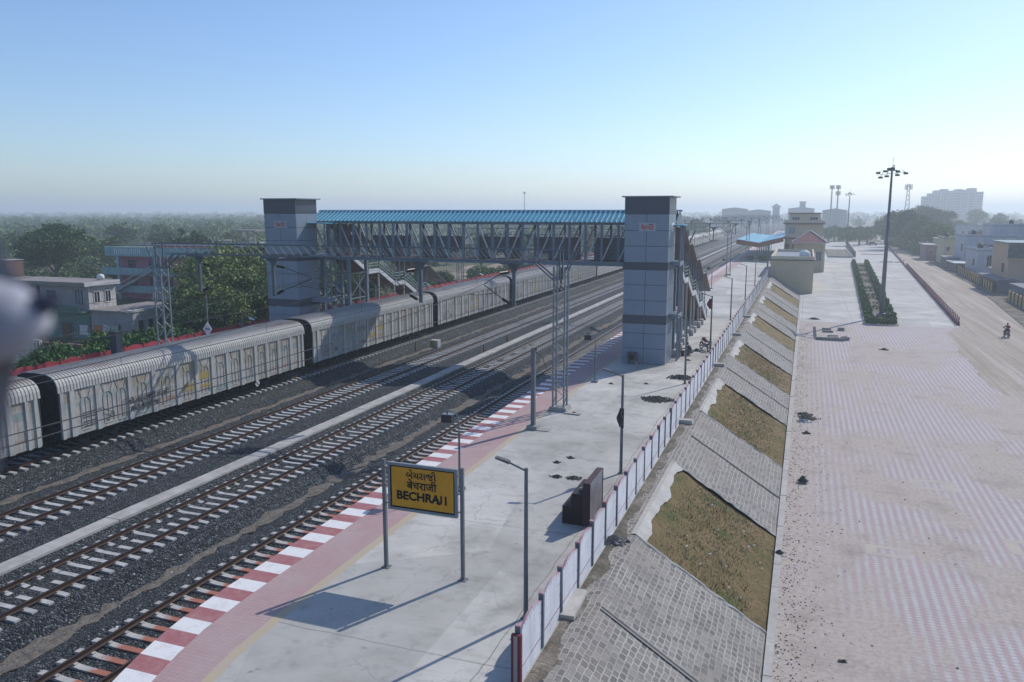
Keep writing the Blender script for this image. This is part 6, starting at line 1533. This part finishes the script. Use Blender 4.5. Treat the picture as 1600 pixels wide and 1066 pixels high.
# ------------------------------------------------------------------ people and motorcycles
SKIN = plain('skin', (.16,.085,.055), .6); HAIR = plain('black_hair', (.012,.010,.010), .7)
def skinned(name, verts, edges, radii, m, parent, root=0, sub=1):
    me = D.meshes.new(name); me.from_pydata(verts, edges, []); o = D.objects.new(name, me); COL.objects.link(o)
    o.modifiers.new('skin', 'SKIN'); s_ = me.skin_vertices[0].data
    for i, r__ in enumerate(radii): s_[i].radius = (r__, r__) if not isinstance(r__, tuple) else r__; s_[i].use_root = (i == root)
    sb = o.modifiers.new('sub', 'SUBSURF'); sb.levels = sub; sb.render_levels = sub
    bpy.context.view_layer.update(); nm = D.meshes.new_from_object(o.evaluated_get(bpy.context.evaluated_depsgraph_get())); D.objects.remove(o); nm.name = name
    nm.materials.clear(); nm.materials.append(m); nm.shade_smooth(); q = D.objects.new(name, nm); COL.objects.link(q); q.parent = parent; return q
def person(loc, rz, label, J, shirt, pants, hair=True):
    """J: joint positions (pelvis, waist, chest, neck, head, then L/R shoulder, elbow, wrist, L/R hip, knee, ankle, toe)"""
    t = thing('person', loc, label, 'person', None, rz)
    V = [J['pelvis'], J['waist'], J['chest'], J['neck'], J['head']]; E_ = [(0,1),(1,2),(2,3),(3,4)]; Rr = [.13,(.13,.10),(.155,.11),.055,.095]
    for s_ in 'LR':
        o = len(V); V += [J['sh'+s_], J['el'+s_], J['wr'+s_]]; E_ += [(2,o),(o,o+1),(o+1,o+2)]; Rr += [.062,.045,.03]
        o = len(V); V += [J['hip'+s_], J['kn'+s_], J['an'+s_], J['toe'+s_]]; E_ += [(0,o),(o,o+1),(o+1,o+2),(o+2,o+3)]; Rr += [.095,.062,.042,.035]
    skinned('body', V, E_, Rr, SKIN, t)
    for s_ in 'LR':
        w_ = Vector(J['wr'+s_]); d = (w_ - Vector(J['el'+s_])).normalized(); side = d.cross(Vector((0,0,1))).normalized(); g = MB()
        g.tube([w_, w_+d*.04, w_+d*.09], [.028,.038,.034], 8)
        for k in range(4):
            b0 = w_ + d*.085 + side*(k-1.5)*.019; ln = (.062,.075,.072,.055)[k]; g.tube([b0, b0+d*ln*.5+Vector((0,0,-.008)), b0+d*ln*.85+Vector((0,0,-.03))], [.0095,.009,.007], 6)
        b0 = w_ + d*.03 + side*.035; g.tube([b0, b0+side*.02+d*.03, b0+side*.012+d*.055], [.012,.010,.008], 6); g.build('hand', SKIN, t, smooth=True)
    V = [J['pelvis'], J['waist'], J['chest'], tuple(Vector(J['neck'])*.8+Vector(J['chest'])*.2)]; E_ = [(0,1),(1,2),(2,3)]; Rr = [.15,(.155,.125),(.175,.13),.07]
    for s_ in 'LR': o = len(V); V += [J['sh'+s_], J['el'+s_], tuple(Vector(J['el'+s_])*.25+Vector(J['wr'+s_])*.75)]; E_ += [(2,o),(o,o+1),(o+1,o+2)]; Rr += [.078,.06,.045]
    skinned('shirt', V, E_, Rr, shirt, t)
    V = [J['pelvis']]; E_ = []; Rr = [.15]
    for s_ in 'LR': o = len(V); V += [J['hip'+s_], J['kn'+s_], J['an'+s_]]; E_ += [(0,o),(o,o+1),(o+1,o+2)]; Rr += [.112,.08,.06]
    skinned('trousers', V, E_, Rr, pants, t)
    h = Vector(J['head']); g = MB()
    for i in range(7): 
        z = -.02 + .13*i/6; r__ = .108*math.sqrt(max(0, 1-((z-.0)/.128)**2)) ; 
    rr = [(.0-.02, .100), (.03, .108), (.07, .100), (.10, .075), (.122, .03)]
    g.tube([h + Vector((0, -.012, z)) for z, _ in rr], [q for _, q in rr], 12)
    if hair: g.build('hair', HAIR, t, smooth=True)
    f = MB(); f.tube([h+Vector((0,.085,.02)), h+Vector((0,.112,-.015)), h+Vector((0,.088,-.025))], [.008,.015,.008], 6); f.tube([h+Vector((-.025,.088,-.05)), h+Vector((.025,.088,-.05))], .007, 6); f.build('nose_and_mouth', SKIN, t)
    for sx in (-1, 1): e = MB(); e.tube([h+Vector((sx*.034,.082,.012)), h+Vector((sx*.034,.093,.012))], .011, 8); e.build('eye', HAIR, t); e = MB(); e.tube([h+Vector((sx*.09,0,.02)), h+Vector((sx*.105,-.01,.0)), h+Vector((sx*.09,0,-.03))], [.01,.02,.01], 6); e.build('ear', SKIN, t)
    for s_ in 'LR': a_, t_ = Vector(J['an'+s_]), Vector(J['toe'+s_]); g = MB(); g.tube([a_+Vector((0,-.05,-.03)), (a_+t_)/2+Vector((0,0,-.01)), t_+Vector((0,.04,0))], [.045,.05,.035], 8); g.build('shoe', RUBBER, t, smooth=True)
    return t
SHD = plain('dark_shirt', (.04,.045,.06), .9); TRG = plain('grey_trousers', (.20,.24,.28), .9); SHR = plain('red_shirt', (.28,.035,.045), .9); TRD = plain('dark_trousers', (.03,.045,.06), .9)
squat = dict(pelvis=(0,-.15,.32), waist=(0,-.08,.46), chest=(0,.06,.68), neck=(0,.14,.84), head=(0,.20,.97), shL=(-.18,.06,.74), elL=(-.24,.30,.58), wrL=(-.18,.52,.52), shR=(.18,.06,.74), elR=(.25,.28,.56), wrR=(.16,.50,.50),
             hipL=(-.10,-.14,.32), knL=(-.17,.26,.50), anL=(-.14,.06,.09), toeL=(-.15,.22,.05), hipR=(.10,-.14,.32), knR=(.17,.26,.50), anR=(.14,.06,.09), toeR=(.15,.22,.05))
person((-8.66, 66.5, PZ), R(75), 'person in a dark shirt crouching on the platform beside the lift tower, facing the tools', squat, SHD, TRG)
ride = dict(pelvis=(0,-.25,.86), waist=(0,-.20,1.02), chest=(0,-.10,1.28), neck=(0,-.05,1.45), head=(0,-.02,1.60), shL=(-.20,-.09,1.36), elL=(-.34,.14,1.16), wrL=(-.31,.38,1.06), shR=(.20,-.09,1.36), elR=(.34,.14,1.16), wrR=(.31,.38,1.06),
            hipL=(-.11,-.22,.84), knL=(-.30,.16,.70), anL=(-.24,.02,.32), toeL=(-.25,.18,.26), hipR=(.11,-.22,.84), knR=(.30,.16,.70), anR=(.24,.02,.32), toeR=(.25,.18,.26))
def motorcycle(loc, rz, label, paint, lean=0):
    t = thing('motorcycle', loc, label, 'motorcycle', None, rz); t.rotation_euler = (0, lean, rz)
    for y in (-.65, .65):
        g = MB(); n = 24; g.tube([(0, y+.29*math.cos(2*math.pi*i/n), .31+.29*math.sin(2*math.pi*i/n)) for i in range(n+1)], .045, 8, False); w_ = g.build('wheel', RUBBER, t, smooth=True)
        g = MB(); g.disc((0,y,.31), .05, 'x', .16, 10); [g.bar((0,y,.31),(0,y+.27*math.cos(a*math.pi/5),.31+.27*math.sin(a*math.pi/5)),.012) for a in range(10)]; g.build('rim', GALV, w_)
    g = MB(); g.tube([(0,.65,.31),(0,.50,.72),(0,.42,.98)], .03, 6); g.tube([(0,.45,.85),(0,.1,.62),(0,-.1,.35),(0,-.65,.31)], .03, 6); g.tube([(0,.1,.72),(0,-.35,.70),(0,-.75,.78)], .025, 6); g.build('frame', DARKSTEEL, t)
    g = MB(); g.tube([(0,.38,.80),(0,.22,.86),(0,.02,.84),(0,-.10,.78)], [.06,.15,.14,.06], 10); g.build('fuel_tank', paint, t, smooth=True)
    g = MB(); g.prism([(-.12,.76),(-.10,.84),(-.75,.88),(-.85,.80)], 'x', -.12, .12); g.build('saddle', RUBBER, t)
    g = MB(); g.tube([(-.34,.34,1.02),(-.2,.42,1.05),(.2,.42,1.05),(.34,.34,1.02)], .016, 6); g.build('handlebar', DARKSTEEL, t)
    g = MB(); g.tube([(0,.50,.92),(0,.60,.92)], [.06,.10], 12); g.build('headlight', GALV, t)
    g = MB(); g.prism([(-.2,.28),(.22,.28),(.18,.58),(-.14,.56)], 'x', -.13, .13); g.tube([(.12,.1,.3),(.15,-.3,.24),(.15,-.8,.30)], [.025,.035,.045], 8); g.build('engine', GREYR, t)
    for y in (-.65, .65): g = MB(); pts = [(0, y+.36*math.cos(a), .31+.36*math.sin(a)) for a in [math.pi*(.2+.1*k) for k in range(7)]]; g.tube(pts, .05, 6); g.build('mudguard', paint, t)
    g = MB(); g.box(-.07,.07,-.93,-.86,.62,.74); g.build('number_plate', WHITEP, t); return t
motorcycle((-7.75, 69.4, PZ), R(35), 'parked dark motorcycle with a red bundle on top, beside the fence lamp', plain('bike_dark_paint', (.03,.03,.035), .3), .12)
heap('red_bundle', (-7.85, 69.5, PZ+.86), .26, .22, RAGR, 'red cloth bundle lying on the parked motorcycle', 'bundle', 90, 14, .06)
heap('tool_bag', (-8.35, 68.6, PZ), .3, .25, ASH, 'dark bag lying in front of the parked motorcycle', 'bag', 91, 20, .08)
heap('tool_bag', (-9.1, 68.2, PZ), .26, .16, ASH, 'flat dark bag left of the parked motorcycle', 'bag', 92, 16, .08)
for i, (x, y, l_) in enumerate([(-9.5,66.1,'left dark bucket beside the crouching person'), (-9.15,66.0,'right dark bucket beside the crouching person')]):
    t = thing('bucket', (x, y, PZ), l_, 'bucket'); g = MB(); g.tube([(0,0,0),(0,0,.42)], [.14,.19], 12); g.build('bucket_body', ASH if i == 0 else mat('brown_tin', (.07,.045,.035), None, 3, .6), t); g = MB(); g.tube([(-.19,0,.42),(0,0,.58),(.19,0,.42)], .012, 5); g.build('handle', GALV, t)
motorcycle((23.1, 108.8, -2.19), R(6), 'dark motorcycle ridden away down the dirt road', plain('bike_black_paint', (.02,.022,.025), .35))
person((23.1, 108.8, -2.19), R(6), 'person in a red shirt riding the motorcycle on the dirt road', ride, SHR, TRD)

# ------------------------------------------------------------------ bird right in front of the lens
def cam_pt(px, py, dist):
    f = Vector((-math.sin(R(YAW))*math.cos(R(PITCH)), math.cos(R(YAW))*math.cos(R(PITCH)), -math.sin(R(PITCH)))); r__ = Vector((math.cos(R(YAW)), math.sin(R(YAW)), 0)); u = r__.cross(f)
    return Vector(cam.location) + f*dist + r__*(px-800)/1244*dist - u*(py-533)/1244*dist
FE = mat('grey_feathers', (.45,.45,.50), (.20,.21,.26), 12, .9, coord='O'); FD = mat('dark_feathers', (.07,.08,.11), None, 20, .9, coord='O'); FB = mat('brown_grey_feathers', (.50,.42,.41), (.28,.24,.25), 12, .9, coord='O')
BS = 1.35
o0 = cam_pt(2, 505, .75)
t = thing('bird', o0, 'blurred grey bird very close to the camera, cut by the left edge', 'bird'); t.scale = (BS, BS, BS)
f_ = Vector((-math.sin(R(YAW)), math.cos(R(YAW)), 0)); r__ = Vector((math.cos(R(YAW)), math.sin(R(YAW)), 0)); UP = Vector((0,0,1))
def bp(x, y, z): return r__*x + f_*y + UP*z
g = MB(); g.tube([bp(-.11,0,-.005), bp(-.07,0,0), bp(-.03,0,.003), bp(.01,0,.002), bp(.03,0,.004)], [.016,.036,.038,.026,.010], 14); g.build('body', FE, t, smooth=True)
g = MB(); g.tube([bp(.015,0,.006), bp(.030,0,.013), bp(.044,0,.019)], [.010,.008,.002], 10); g.build('tail', FD, t, smooth=True)
for sgn, m_, L_, x0_ in ((-1, FB, .12, -.034), (1, FB, .07, -.024)):
    for lay in range(7):                                            # overlapping flight feathers, each its own vane
        g = MB(); n = 8; rows = []; kx = lay / 6
        for i in range(n+1):
            k = i/n; z = sgn*(.012 + k*L_*(1 - .35*kx)); xx = x0_ + .028 - kx*.07 - .02*k; wd = .011*(1-k**2) + .0015
            rows.append([bp(xx - wd, .006*lay*.3 + .008*math.sin(k*2), z), bp(xx, .006*lay*.3 + .010, z), bp(xx + wd, .006*lay*.3 + .006, z)])
        g.sheet(rows); g.build('wing_feather', (m_, FE)[lay % 2], t, recalc=False)

# ------------------------------------------------------------------ haze
b = D.materials.new('haze_air'); b.use_nodes = True; nt_ = b.node_tree; nt_.nodes.clear()
o_ = nt_.nodes.new('ShaderNodeOutputMaterial'); pv = nt_.nodes.new('ShaderNodeVolumePrincipled')
pv.inputs['Color'].default_value = (.86,.94,1.0,1); pv.inputs['Density'].default_value = HAZE_D; pv.inputs['Anisotropy'].default_value = .35
nt_.links.new(pv.outputs[0], o_.inputs['Volume'])
g = MB(); g.box(-6900, 6900, -2500, 6900, -3.7, 46)
hz = g.build('haze', b); tag(hz, 'thin blue haze over the plain', None, kind='stuff'); hz.display_type = 'WIRE'
